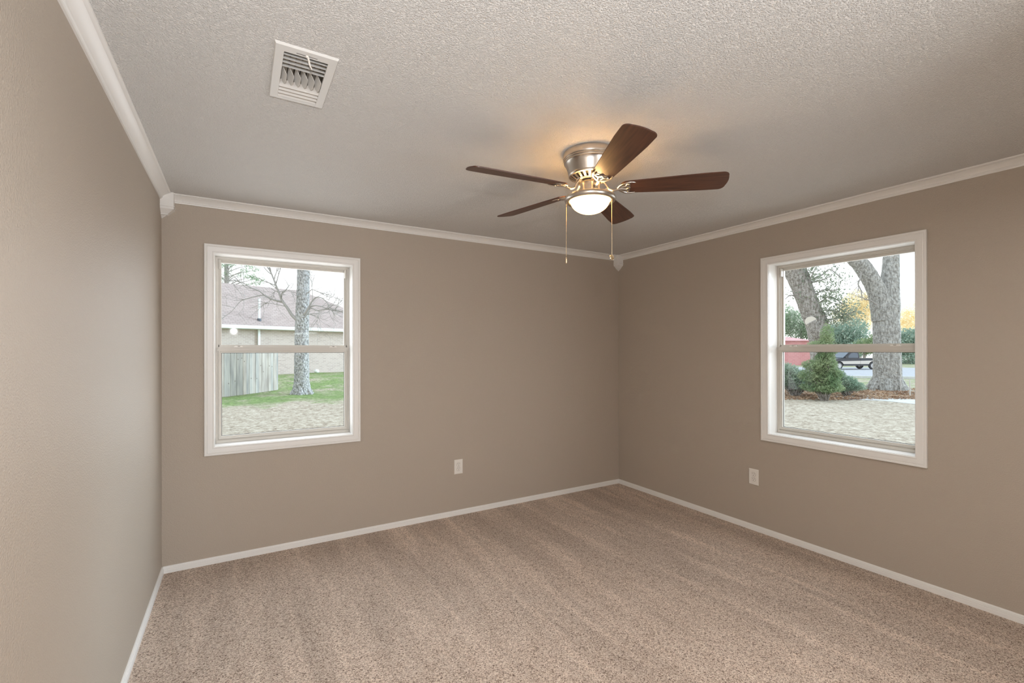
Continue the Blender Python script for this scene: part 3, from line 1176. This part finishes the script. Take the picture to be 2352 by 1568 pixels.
# paling fence
F0, F1 = at(380, 917, 15.0), at(638, 893, 19.2)
fd = F1 - F0; fd.z = 0
flen = fd.length
fd.normalize()
fnrm = Vector((fd.y, -fd.x, 0))
if fnrm.dot(Vector((FW.x, FW.y, 0))) > 0:
    fnrm = -fnrm
M_fence = mat('weathered_paling', (0.48, 0.48, 0.46), 0.9, spec=0.1, vary=((9, 9, 1.1), (0.33, 0.32, 0.305), (0.55, 0.52, 0.47), 0.3, 0.7))
M_fence2 = mat('warm_weathered_paling', (0.52, 0.49, 0.45), 0.9, spec=0.1, vary=((9, 9, 1.3), (0.37, 0.325, 0.29), (0.57, 0.52, 0.46), 0.3, 0.7))
fe = empty('paling_fence', (F1.x, F1.y, ground(F1.x, F1.y)))
tag(fe, 'weathered grey timber paling fence on the grass left of the bare tree', 'fence')
inv = Vector(fe.location)
bm = BM()
s = 0.0
r = random.Random(5)
i = 0
while s < flen - .02:
    w = r.uniform(.125, .15)
    p0 = F0 + fd * s
    p1 = F0 + fd * min(s + w - .006, flen)
    off = fnrm * (.012 if i % 2 else 0.0)
    top = 1.50 + r.uniform(-.015, .015)
    za, zb_ = ground(p0.x, p0.y) + .01, top
    v = []
    for p in (p0, p1):
        for dd in (0, .02):
            for z in (za, zb_):
                q = p + off + fnrm * dd
                v.append(bm.verts.new(Vector((q.x, q.y, z)) - inv))
    mi = 1 if r.random() < .4 else 0
    for f in ((0, 1, 3, 2), (4, 6, 7, 5), (0, 4, 5, 1), (2, 3, 7, 6), (0, 2, 6, 4), (1, 5, 7, 3)):
        bm.faces.new([v[k] for k in f]).material_index = mi
    if r.random() < .8:
        q = p0 + fd * (w * r.uniform(.3, .7)) + off + fnrm * .021
        kz = r.uniform(.0, 1.2)
        m = Matrix.Translation(Vector((q.x, q.y, kz)) - inv) @ fnrm.to_track_quat('Z', 'Y').to_matrix().to_4x4() @ Matrix.Diagonal((1, 1.6, 1, 1))
        for v_ in lathe(bm, [(0, .001), (.016, .001), (.018, -.003)], 10, m):
            for f_ in v_.link_faces:
                f_.material_index = 2
    s += w
    i += 1
obj('board_panel', bm, [M_fence, M_fence2, mat('dark_knot', (.22, .19, .16), .9)], fe)
for z in (.15, 1.25):
    bm = BM()
    v = []
    for p in (F0, F1):
        for dd in (-.05, -.002):
            for zz in (z, z + .09):
                q = p + fnrm * dd
                v.append(bm.verts.new(Vector((q.x, q.y, zz)) - inv))
    for f in ((0, 1, 3, 2), (4, 6, 7, 5), (0, 4, 5, 1), (2, 3, 7, 6), (0, 2, 6, 4), (1, 5, 7, 3)):
        bm.faces.new([v[k] for k in f])
    obj('rail', bm, M_fence, fe)

# brick house
P1, P2 = at(507, 803, 22.7), at(790, 803, 27.8)
hd = P2 - P1; hd.z = 0
hd.normalize()
hn = Vector((hd.y, -hd.x, 0))          # towards us
if hn.dot(Vector((FW.x, FW.y, 0))) > 0:
    hn = -hn
house = empty('brick_house', (P1.x, P1.y, 0))
tag(house, 'pale brick bungalow with brown shingle hip roof and white gutter', 'house')
invh = Vector(house.location)


def MH(s, w, z):
    """s along the facade from P1, w out from it, z height"""
    q = P1 + hd * s + hn * w
    return Vector((q.x, q.y, z)) - invh


def hbox(bm, s0, s1, w0, w1, z0, z1):
    v = [bm.verts.new(MH(s, w, z)) for s in (s0, s1) for w in (w0, w1) for z in (z0, z1)]
    for f in ((0, 1, 3, 2), (4, 6, 7, 5), (0, 4, 5, 1), (2, 3, 7, 6), (0, 2, 6, 4), (1, 5, 7, 3)):
        bm.faces.new([v[k] for k in f])


L0, L1 = -7.5, (P2 - P1).length + 3.6
M_brick = bpy.data.materials.new('pale_brick')
M_brick.use_nodes = True
t = M_brick.node_tree
b = t.nodes['Principled BSDF']
b.inputs['Roughness'].default_value = 0.9
br = t.nodes.new('ShaderNodeTexBrick')
br.inputs['Color1'].default_value = (0.54, 0.44, 0.39, 1)
br.inputs['Color2'].default_value = (0.40, 0.315, 0.28, 1)
br.inputs['Mortar'].default_value = (0.58, 0.53, 0.49, 1)
br.inputs['Scale'].default_value = 1.0
br.inputs['Brick Width'].default_value = 0.22
br.inputs['Row Height'].default_value = 0.075
br.inputs['Mortar Size'].default_value = 0.010
br.inputs['Bias'].default_value = -0.35
uvn = t.nodes.new('ShaderNodeUVMap')
t.links.new(uvn.outputs[0], br.inputs['Vector'])
t.links.new(br.outputs['Color'], b.inputs['Base Color'])
M_shingle = bpy.data.materials.new('brown_shingle')
M_shingle.use_nodes = True
t = M_shingle.node_tree
b = t.nodes['Principled BSDF']
b.inputs['Roughness'].default_value = 0.95
br = t.nodes.new('ShaderNodeTexBrick')
br.inputs['Color1'].default_value = (0.45, 0.365, 0.335, 1)
br.inputs['Color2'].default_value = (0.37, 0.295, 0.27, 1)
br.inputs['Mortar'].default_value = (0.26, 0.21, 0.19, 1)
br.inputs['Scale'].default_value = 1.0
br.inputs['Brick Width'].default_value = 0.32
br.inputs['Row Height'].default_value = 0.14
br.inputs['Mortar Size'].default_value = 0.012
uvn = t.nodes.new('ShaderNodeUVMap')
t.links.new(uvn.outputs[0], br.inputs['Vector'])
t.links.new(br.outputs['Color'], b.inputs['Base Color'])


def uvquad(bm, pts, uvs):
    uv = bm.loops.layers.uv.verify()
    f = bm.faces.new([bm.verts.new(p) for p in pts])
    for l, c in zip(f.loops, uvs):
        l[uv].uv = c
    return f


GZ, EZ, RZ, DEPTH = 0.05, 2.66, 5.35, 9.0
OV = .45
bm = BM()
for (sa, wa), (sb, wb) in (((L0, 0), (L1, 0)), ((L1, 0), (L1, -DEPTH)), ((L1, -DEPTH), (L0, -DEPTH)), ((L0, -DEPTH), (L0, 0))):
    ln = math.hypot(sb - sa, wb - wa)
    uvquad(bm, [MH(sa, wa, GZ - .4), MH(sb, wb, GZ - .4), MH(sb, wb, EZ), MH(sa, wa, EZ)], [(0, 0), (ln, 0), (ln, EZ - GZ + .4), (0, EZ - GZ + .4)])
obj('wall', bm, M_brick, house)
bm = BM()
e0, e1, wf, wb2 = L0 - OV, L1 + OV, OV, -DEPTH - OV
mid = (wf + wb2) / 2
hl = 4.6
RS0, RS1 = 1.4, 6.2
sl = math.hypot(wf - mid, RZ - EZ)
uvquad(bm, [MH(e0, wf, EZ), MH(e1, wf, EZ), MH(RS1, mid, RZ), MH(RS0, mid, RZ)], [(e0, 0), (e1, 0), (RS1, sl), (RS0, sl)])
uvquad(bm, [MH(e1, wb2, EZ), MH(e0, wb2, EZ), MH(RS0, mid, RZ), MH(RS1, mid, RZ)], [(0, 0), (e1 - e0, 0), (e1 - RS0, sl), (e1 - RS1, sl)])
uvquad(bm, [MH(e1, wf, EZ), MH(e1, wb2, EZ), MH(RS1, mid, RZ)], [(0, 0), (wf - wb2, 0), ((wf - wb2) / 2, 5)])
uvquad(bm, [MH(e0, wb2, EZ), MH(e0, wf, EZ), MH(RS0, mid, RZ)], [(0, 0), (wf - wb2, 0), ((wf - wb2) / 2, 5)])
obj('roof', bm, M_shingle, house)
M_hw = mat('white_house_trim', (0.80, 0.81, 0.80), 0.5)
bm = BM()
hbox(bm, e0, e1, wf - .02, wf + .08, EZ - .12, EZ + .04)
hbox(bm, e0, e1, 0, wf, EZ - .14, EZ - .10)
obj('gutter', bm, M_hw, house)
S_pipe = 1.75
bm = BM()
hbox(bm, S_pipe - .05, S_pipe + .05, .01, .10, .1, EZ - .12)
obj('downpipe', bm, M_hw, house)
bm = BM()
zz = EZ + .35
ww = wf - .35 / (RZ - EZ) * (wf - mid)
q0 = MH(S_pipe + .12, ww, zz)
tube(bm, [q0 - Vector((0, 0, .25)), q0 + Vector((0, 0, 1.15))], .055, 10)
vp = obj('vent_pipe', bm, M_hw, house)
bm = BM()
tube(bm, [q0 - Vector((0, 0, .15)), q0 + Vector((0, 0, .10))], .10, 10)
obj('flashing', bm, mat('dark_flashing', (.10, .11, .13), .6), vp)
# window, its panes and blind
sw0, sw1, wz0, wz1 = 7.20, 8.42, .93, 2.40
bm = BM()
for a in ((sw0 - .07, sw0, wz0 - .07, wz1 + .07), (sw1, sw1 + .07, wz0 - .07, wz1 + .07), (sw0, sw1, wz1, wz1 + .07), (sw0 - .12, sw1 + .12, wz0 - .11, wz0),
          (sw0, sw1, (wz0 + wz1) / 2 - .025, (wz0 + wz1) / 2 + .025)):
    hbox(bm, a[0], a[1], -.02, .05, a[2], a[3])
for k in range(1, 4):
    sx_ = sw0 + (sw1 - sw0) * k / 4
    hbox(bm, sx_ - .008, sx_ + .008, .0, .03, (wz0 + wz1) / 2, wz1)
hbox(bm, sw0, sw1, .0, .03, wz0 + (wz1 - wz0) * .75 - .008, wz0 + (wz1 - wz0) * .75 + .008)
hw = obj('window', bm, M_hw, house)
bm = BM(); hbox(bm, sw0, sw1, .005, .010, (wz0 + wz1) / 2, wz1); obj('blind', bm, mat('pale_blind', (.66, .70, .68), .6), hw)
bm = BM(); hbox(bm, sw0, sw1, .005, .010, wz0, (wz0 + wz1) / 2); obj('pane', bm, mat('blue_grey_pane', (.30, .40, .43), .15), hw)
bm = BM(); hbox(bm, 9.02, 9.24, .0, .02, .62, .76); obj('crawl_vent', bm, mat('vent_bronze', (.22, .20, .17), .7), house)
p = at(727, 854, 26.0)
bm = BM()
bmesh.ops.create_icosphere(bm, subdivisions=2, radius=.14)
for v in bm.verts:
    v.co *= 1 + .08 * math.sin(9 * v.co.x + 14 * v.co.y)
    v.co.z *= .85
o = obj('white_bundle', bm, mat('white_plastic_bag', (.82, .82, .82), .6), smooth=70, loc=(p.x, p.y, ground(p.x, p.y) + .11))
tag(o, 'small round white bundle on the grass against the brick house', 'bundle')

# needle-leaved tree behind the brick house
p = at(520, 660, 46)
pt = empty('pine_tree', (p.x, p.y, 0))
tag(pt, 'pale green pine rising behind the brick house roof', 'tree')
inv = Vector(pt.location)
bm = BM()
rough_trunk(bm, [(0, 0, -.3), (0.1, 0, 5), (0, .1, 10), (.1, 0, 15)], [.30, .24, .18, .08], 10, .04)
obj('trunk', bm, M_bark_b, pt, smooth=60)
bm = BM()
r = random.Random(21)
lb = BM()
for px, py, n in ((515, 612, 60), (535, 605, 80), (555, 600, 90), (572, 610, 90), (560, 622, 70), (590, 620, 60), (575, 636, 110), (592, 640, 80), (600, 646, 50),
                  (512, 640, 70), (520, 628, 60), (550, 632, 50), (583, 652, 40), (508, 655, 50), (540, 590, 90), (500, 600, 90), (480, 620, 80), (600, 590, 70), (520, 585, 80)):
    c = at(px, py, 46 + r.uniform(-1.5, 1.5)) - inv
    for _ in range(n):
        leaf(bm, c + Vector((r.gauss(0, .32), r.gauss(0, .32), r.gauss(0, .16))), .34, r, slim=.16)
    tube(lb, [(0.05, 0, c.z - .9), (c.x * .5, c.y * .5, c.z - .35), c], [.05, .035, .015], 6)
obj('foliage', bm, L_pine, pt)
obj('branch', lb, M_bark_b, pt)

# big forked oak
oak = empty('forked_oak', OAK)
tag(oak, 'thick forked oak trunk rising from leaf litter beside the street', 'tree')
inv = Vector(OAK)
ZO = 19.5
bm = BM()
rough_trunk(bm, [(0, 0, -.3)] + loc_path([(2038, 888), (2038, 860), (2037, 800), (2036, 750), (2034, 725), (2031, 705), (2029, 684)], ZO, inv),
            [.60, .55, .49, .47, .47, .43, .30, .06], 24, .035)
rough_trunk(bm, loc_path([(2030, 735), (2026, 705), (2019, 680), (2008, 655), (1993, 630), (1975, 605), (1950, 580), (1915, 545)], ZO, inv),
            [.42, .42, .37, .33, .32, .31, .30, .28], 18, .035, 5)
rough_trunk(bm, loc_path([(2038, 735), (2040, 705), (2042, 680), (2044, 650), (2046, 615), (2047, 580), (2048, 500)], ZO, inv),
            [.42, .42, .37, .33, .30, .28, .24], 18, .035, 6)
for k in range(7):
    a = k * 2 * PI / 7
    tube(bm, [(.38 * math.cos(a), .38 * math.sin(a), .45), (.55 * math.cos(a), .55 * math.sin(a), .12), (.8 * math.cos(a), .8 * math.sin(a), -.1)], [.16, .16, .08], 8)
obj('trunk', bm, M_bark_o, oak, smooth=60)
bm = BM()
r = random.Random(31)
for pp in ([(1978, 625), (1976, 640), (1971, 652), (1978, 668), (1980, 690)], [(2014, 700), (2000, 690), (1985, 688)]):
    q = smooth_path(loc_path([(x, y, -.3) for x, y in pp], ZO, inv), 4)
    tube(bm, q, [.03 * (1 - .8 * i / len(q)) + .006 for i in range(len(q))], 6)
    twigs(bm, q, r, .010, 6, .8)
obj('branch', bm, M_twig, oak)

# leaning oak on the left, with a sawn limb and loose sprays of leaves
lean_base = at(1893, 878, 18.6)
lean_base.z = ground(lean_base.x, lean_base.y)
lo = empty('leaning_oak', lean_base)
tag(lo, 'leaning oak with a sawn limb and loose leaf sprays behind the cedar', 'tree')
inv = Vector(lean_base)
bm = BM()
rough_trunk(bm, [(0, 0, -.3)] + loc_path([(1892, 850), (1886, 790), (1876, 745), (1862, 712), (1850, 680), (1838, 650), (1824, 620), (1806, 590), (1780, 550)], 18.6, inv),
            [.48, .44, .40, .40, .38, .37, .37, .38, .38, .36], 20, .04, 8)
rough_trunk(bm, loc_path([(1882, 768), (1873, 756), (1866, 744), (1862, 738)], 18.25, inv), [.24, .22, .20, .20], 16, .03, 9)
obj('trunk', bm, M_bark_b, lo, smooth=60)
bm = BM()
c0 = at(1862, 737.5, 18.2) - inv
dirn = (at(1860, 733, 17.8) - at(1866, 744, 18.25)).normalized()
lathe(bm, [(0, .012), (.19, .010), (.20, 0), (.20, -.02)], 24, Matrix.Translation(c0) @ dirn.to_track_quat('Z', 'Y').to_matrix().to_4x4())
obj('sawn_end', bm, M_cut, lo, smooth=40)
bb, lf = BM(), BM()
r = random.Random(41)
for pp, n in (([(1848, 662), (1858, 655), (1862, 640), (1868, 625), (1876, 612)], 100), ([(1858, 655), (1864, 648), (1880, 645), (1895, 640), (1910, 632)], 130),
              ([(1862, 645), (1858, 630), (1852, 618), (1848, 600)], 160), ([(1868, 640), (1890, 630), (1905, 618), (1920, 628), (1935, 640)], 130),
              ([(1870, 700), (1890, 690), (1905, 680), (1925, 690), (1945, 705)], 420), ([(1872, 715), (1895, 712), (1920, 715), (1945, 722), (1965, 712)], 560),
              ([(1874, 735), (1900, 735), (1930, 730), (1955, 735)], 460), ([(1846, 690), (1830, 682), (1815, 678), (1800, 690)], 60),
              ([(1865, 690), (1880, 672), (1895, 665), (1915, 668), (1930, 660)], 170)):
    q = smooth_path(loc_path([(x, y, -.12 * i) for i, (x, y) in enumerate(pp)], 18.4, inv), 4)
    tube(bb, q, [.030 * (1 - .8 * i / len(q)) + .005 for i in range(len(q))], 6)
    twigs(bb, q, r, .008, 5, .6)
    for _ in range(n):
        c = q[r.randrange(2, len(q))]
        leaf(lf, c + Vector((r.gauss(0, .20), r.gauss(0, .20), r.gauss(0, .17))), r.uniform(.07, .13), r, slim=.5)
obj('branch', bb, M_twig, lo)
obj('foliage', lf, L_oak, lo)

# cedar and low shrubs at the lawn's edge
def shrub(name, label, cat, px, py, depth, parts, m, size, seed, slim=.3, group=None, stem=M_bark_b):
    base = at(px, py, depth)
    base.z = ground(base.x, base.y)
    e = empty(name, base)
    tag(e, label, cat, group)
    r = random.Random(seed)
    st, fo = BM(), BM()
    for x, y, rx, rz, n in parts:
        c = at(x, y, depth) - Vector(base)
        k = depth / F_PX
        R_ = (rx * k, rx * k, rz * k)
        for _ in range(max(3, n // 120)):
            d = Vector((r.uniform(-.7, .7) * R_[0], r.uniform(-.7, .7) * R_[1], r.uniform(-.4, .7) * R_[2]))
            tube(st, [(r.uniform(-.06, .06), r.uniform(-.06, .06), -.05), (c + d) * .55 + Vector((0, 0, .05)), c + d], [.022, .014, .004], 5)
        crown(fo, c, R_, n, size, r, slim, .15)
    obj('stem', st, stem, e)
    obj('foliage', fo, m, e)
    return e


shrub('cedar_tree', 'feathery green young cedar standing before the pickup on the street', 'tree', 1893, 895, 15.4,
      [(1890, 876, 34, 26, 3600), (1894, 840, 25, 32, 3000), (1897, 800, 20, 28, 1700), (1900, 770, 14, 26, 700), (1866, 838, 22, 12, 800), (1916, 858, 18, 12, 600), (1888, 889, 42, 12, 2600), (1858, 862, 22, 16, 900), (1880, 790, 22, 8, 400), (1912, 806, 12, 6, 200)],
      L_cedar, .125, 51, .16)
shrub('evergreen_shrub', 'low spreading shrub on the lawn edge left of the cedar', 'shrub', 1826, 890, 16.8,
      [(1826, 872, 38, 24, 3600), (1803, 854, 28, 22, 1900), (1852, 880, 28, 17, 1900), (1785, 864, 26, 28, 1500)], L_shrub, .10, 52, .3, 'shrubs on the lawn edge')
shrub('evergreen_shrub', 'low spreading shrub on the lawn edge between the cedar and the forked oak', 'shrub', 1945, 891, 16.8,
      [(1934, 880, 30, 19, 2600), (1958, 887, 26, 11, 1200), (1922, 864, 18, 18, 900)], L_shrub, .10, 53, .3, 'shrubs on the lawn edge')

# leaf litter under the oaks
bm = BM()
r = random.Random(61)
for _ in range(5200):
    u = r.random()
    x = 1780 + 380 * u
    w = r.uniform(0, 1)
    p = at(x, 880, 15.6 + 5.6 * w * r.uniform(.5, 1))
    p.z = ground(p.x, p.y) + r.uniform(.02, .05)
    if (p - OAK).length < .9:
        continue
    leaf(bm, p, r.uniform(.07, .14), r, True, .55)
tag(obj('leaf_litter', bm, L_brown), 'brown fallen leaves scattered under the oaks', kind='stuff')

# thin stakes near the oak
M_stake = mat('pale_stake', (0.62, 0.60, 0.56), 0.8)
for px, py0, py1, dep, rad, lab in ((2090, 905, 872, 16.8, .022, 'thin pale stake in the leaf litter right of the forked oak'),
                                    (2069, 893, 815, 18.6, .015, 'tall thin pole standing against the forked oak trunk')):
    p = at(px, py0, dep)
    p.z = ground(p.x, p.y) - .05
    q = at(px, py1, dep)
    bm = BM()
    tube(bm, [(0, 0, 0), (.01, 0, (q.z - p.z) * .5), (0, .01, q.z - p.z)], [rad, rad * .95, rad * .8], 8)
    tag(obj('garden_stake' if rad > .02 else 'garden_pole', bm, M_stake, loc=p, smooth=60), lab, 'stake')

# red brick house across the street
RB = at(1863, 845, 60)
red = empty('red_house', (RB.x, RB.y, -1.0))
tag(red, 'red brick building with white corner board seen behind the shrubs', 'house')
inv = Vector(red.location)
rs = Vector((-RT.x, -RT.y, 0)).normalized()
rb = Vector((FW.x, FW.y, 0)).normalized()
M_red = bpy.data.materials.new('red_brick')
M_red.use_nodes = True
t = M_red.node_tree
b = t.nodes['Principled BSDF']
b.inputs['Roughness'].default_value = 0.9
br = t.nodes.new('ShaderNodeTexBrick')
br.inputs['Color1'].default_value = (0.66, 0.30, 0.30, 1)
br.inputs['Color2'].default_value = (0.60, 0.25, 0.26, 1)
br.inputs['Mortar'].default_value = (0.66, 0.36, 0.36, 1)
br.inputs['Scale'].default_value = 1.0
br.inputs['Brick Width'].default_value = 0.5
br.inputs['Row Height'].default_value = 0.2
br.inputs['Mortar Size'].default_value = 0.02
uvn = t.nodes.new('ShaderNodeUVMap')
t.links.new(uvn.outputs[0], br.inputs['Vector'])
t.links.new(br.outputs['Color'], b.inputs['Base Color'])


def MRD(s, w, z):
    q = RB + rs * s + rb * w
    return Vector((q.x, q.y, z)) - inv


bm = BM()
for (sa, wa), (sb, wb) in (((0, 0), (14, 0)), ((14, 0), (14, 8)), ((14, 8), (0, 8)), ((0, 8), (0, 0))):
    ln = math.hypot(sb - sa, wb - wa)
    uvquad(bm, [MRD(sa, wa, -1.4), MRD(sb, wb, -1.4), MRD(sb, wb, 2.6), MRD(sa, wa, 2.6)], [(0, 0), (ln, 0), (ln, 4), (0, 4)])
obj('wall', bm, M_red, red)
bm = BM()
pv = [MRD(-.4, -.4, 2.6), MRD(14.4, -.4, 2.6), MRD(14.4, 8.4, 2.6), MRD(-.4, 8.4, 2.6), MRD(3, 4, 3.5), MRD(11, 4, 3.5)]
pv = [bm.verts.new(p) for p in pv]
for f in ((0, 1, 5, 4), (2, 3, 4, 5), (1, 2, 5), (3, 0, 4), (3, 2, 1, 0)):
    bm.faces.new([pv[k] for k in f])
obj('roof', bm, mat('faded_red_roof', (.60, .33, .33), .9), red)
bm = BM()
v = [bm.verts.new(MRD(s, w, z)) for s in (-.12, .12) for w in (-.06, .12) for z in (-1.4, 2.6)]
for f in ((0, 1, 3, 2), (4, 6, 7, 5), (0, 4, 5, 1), (2, 3, 7, 6), (0, 2, 6, 4), (1, 5, 7, 3)):
    bm.faces.new([v[k] for k in f])
obj('corner_board', bm, M_hw, red)

# far trees across the street
def far_tree(px, py, depth, parts, m, label, seed, name, size=.55):
    base = at(px, 803, depth)
    base.z = -1.2
    e = empty(name, base)
    tag(e, label, 'tree', 'trees across the street')
    r = random.Random(seed)
    bm = BM()
    k = depth / F_PX
    topz = max((803 - y) * k + CAMZ for x, y, *_ in parts)
    rough_trunk(bm, [(0, 0, -.3), (.1, 0, topz * .4), (0, .1, topz + 1.0)], [.28, .2, .06], 10, .04, seed)
    for x, y, rx, rz, n in parts:
        c = at(x, y, depth) - Vector(base)
        tube(bm, [(0, 0, max(.5, c.z * .5)), c * .6 + Vector((0, 0, .3)), c], [.09, .06, .02], 6)
    obj('trunk', bm, M_bark_b, e, smooth=60)
    bm = BM()
    for x, y, rx, rz, n in parts:
        crown(bm, at(x, y, depth) - Vector(base), (rx * k, rx * k * .8, rz * k), n * 3, size * .55, r, .55, .1)
    obj('foliage', bm, m, e)


far_tree(1930, 760, 70, [(1925, 770, 40, 30, 900), (1960, 765, 36, 34, 900), (1900, 775, 34, 30, 700), (1945, 800, 60, 26, 900)], L_teal,
         'dense blue-green evergreen behind the pickup across the street', 71, 'evergreen_tree')
far_tree(1975, 720, 84, [(1965, 705, 34, 40, 900), (1990, 720, 30, 44, 900), (1945, 725, 34, 34, 500), (2000, 690, 20, 30, 350)], L_yel,
         'golden autumn tree glowing left of the forked oak', 72, 'autumn_tree')
far_tree(1840, 750, 74, [(1830, 745, 40, 34, 900), (1800, 735, 34, 36, 700), (1865, 760, 36, 30, 700)], L_pine,
         'pale green tree rising behind the red brick building', 73, 'leafy_tree')
far_tree(2088, 775, 66, [(2080, 785, 36, 30, 900), (2120, 780, 44, 34, 900), (2090, 820, 50, 22, 700)], L_teal,
         'blue-green evergreen across the street right of the forked oak', 74, 'evergreen_tree')
far_tree(2090, 735, 88, [(2082, 735, 26, 26, 500), (2110, 725, 36, 34, 700), (2075, 755, 26, 24, 450)], L_yel,
         'yellow-green tree top right of the forked oak', 75, 'autumn_tree')
far_tree(1985, 790, 62, [(1990, 795, 34, 18, 700), (2015, 785, 26, 22, 500)], L_cedar, 'dark bush hedge between the pickup and the forked oak', 76, 'leafy_tree', .4)

# pickup
TK = at(1949, 848, 46.0)
tk = empty('pickup_truck', (TK.x, TK.y, -0.497), (0, 0, math.atan2(-RT.y, -RT.x) + .02))
tag(tk, 'dark and silver two-tone pickup truck standing on the street', 'truck')
M_navy = mat('dark_truck_paint', (0.045, 0.05, 0.06), 0.22, spec=0.6)
M_silver = mat('silver_truck_paint', (0.66, 0.62, 0.57), 0.3, metal=.3)
M_tglass = mat('dark_truck_glass', (0.10, 0.13, 0.17), 0.08, spec=0.7)
M_tyre = mat('tyre', (0.06, 0.06, 0.065), 0.8)
M_hub = mat('alloy_wheel', (0.72, 0.72, 0.72), 0.3, metal=.5)
# local: +x is the nose (towards the left of the photograph), y across, z up
HWD = .92


def side_prism(poly, y0, y1, m, name, bev=.03, parent=tk):
    bm = BM()
    prism(bm, poly, lambda p, s: (p[0], (y0, y1)[s], p[1]))
    bmesh.ops.recalc_face_normals(bm, faces=bm.faces[:])
    if bev:
        bmesh.ops.bevel(bm, geom=bm.edges[:], offset=bev, segments=2, affect='EDGES', clamp_overlap=True)
    return obj(name, bm, m, parent, smooth=40)


def arch(xc, r_, n=8):
    return [(xc + r_ * math.cos(PI - PI * k / n), .36 + r_ * math.sin(PI - PI * k / n)) for k in range(n + 1)]


WB_F, WB_R = 1.62, -1.75
body = [(-2.68, .52), (-2.68, 1.06), (-.52, 1.10), (-.50, 1.10), (1.05, 1.08), (2.45, .98), (2.62, .90), (2.66, .50), (2.10, .40)]
body = [(-2.68, .46)] + arch(WB_R, .44) + arch(WB_F, .44) + [(2.60, .40), (2.68, .55), (2.66, .86), (2.50, .99), (1.15, 1.10), (-2.68, 1.10)]
side_prism(body, -HWD, HWD, M_navy, 'body', .02)
cabp = [(-.52, 1.08), (-.46, 1.50), (-.36, 1.70), (.20, 1.74), (.48, 1.68), (1.12, 1.09)]
side_prism(cabp, -HWD + .10, HWD - .10, M_navy, 'cab', .05)
for sgn in (-1, 1):
    y0 = sgn * (HWD - .095)
    side_prism([(-.34, 1.13), (-.30, 1.48), (-.24, 1.60), (.16, 1.63), (.38, 1.58), (.80, 1.13)], y0, y0 + sgn * .008, M_tglass, 'cab_window', 0)
    y1 = sgn * HWD
    lower = [(-2.66, .50), (-2.66, .86), (-2.24, .88)] + [(2.60, .80), (2.62, .50), (2.10, .46)] + list(reversed(arch(WB_F, .46)))[1:-1] + list(reversed(arch(WB_R, .46)))[1:-1]
    side_prism(lower, y1 - sgn * .01, y1 + sgn * .012, M_silver, 'lower_panel', 0)
    bm = BM(); box(bm, (-.50, min(y1, y1 + sgn * .014), .48), (-.485, max(y1, y1 + sgn * .014), 1.08)); obj('door_gap', bm, M_tyre, tk)
    bm = BM(); box(bm, (.85, y1 if sgn > 0 else y1 - .20, 1.12), (.98, y1 + .20 if sgn > 0 else y1, 1.30)); obj('mirror', bm, M_navy, tk)
bm = BM(); box(bm, (2.62, -.88, .42), (2.78, .88, .60)); obj('bumper', bm, M_hub, tk)
bm = BM(); box(bm, (-2.82, -.88, .46), (-2.66, .88, .62)); obj('bumper', bm, M_hub, tk)
bm = BM(); box(bm, (2.60, -.80, .66), (2.69, -.5, .84)); obj('headlight', bm, M_hw, tk)
bm = BM(); box(bm, (2.60, .5, .66), (2.69, .80, .84)); obj('headlight', bm, M_hw, tk)
bm = BM(); side = [(.50, 1.64), (1.08, 1.11), (1.10, 1.13), (.53, 1.67)]
prism(bm, side, lambda p, s: (p[0] + .012, (-.72, .72)[s], p[1] + .012)); obj('windshield', bm, M_tglass, tk)
bm = BM()
lathe(bm, [(.20, -.10), (.35, -.10), (.37, -.06), (.37, .06), (.35, .10), (.20, .10)], 28)
wheel0 = obj('wheel', bm, M_tyre, tk, smooth=40)
bm = BM()
lathe(bm, [(0, -.085), (.06, -.09), (.07, -.06)], 20)
lathe(bm, [(.17, -.05), (.20, -.105), (.225, -.105), (.215, .08), (.17, .05)], 28)
for k in range(6):
    m = Matrix.Rotation(k * PI / 3, 4, 'Z')
    box(bm, (.04, -.035, -.085), (.20, .035, -.05), m)
lathe(bm, [(0, -.04), (.2, -.04)], 28)
hub0 = obj('hub', bm, M_hub, wheel0, smooth=40)
for k, (x, sgn) in enumerate(((WB_F, 1), (WB_F, -1), (WB_R, 1), (WB_R, -1))):
    w_, h_ = (wheel0, hub0) if k == 0 else (wheel0.copy(), hub0.copy())
    if k:
        C.objects.link(w_); C.objects.link(h_)
        w_.parent = tk
        h_.parent = w_
    w_.location = (x, sgn * (HWD - .10), .37)
    w_.rotation_euler = (sgn * PI / 2, 0, 0)
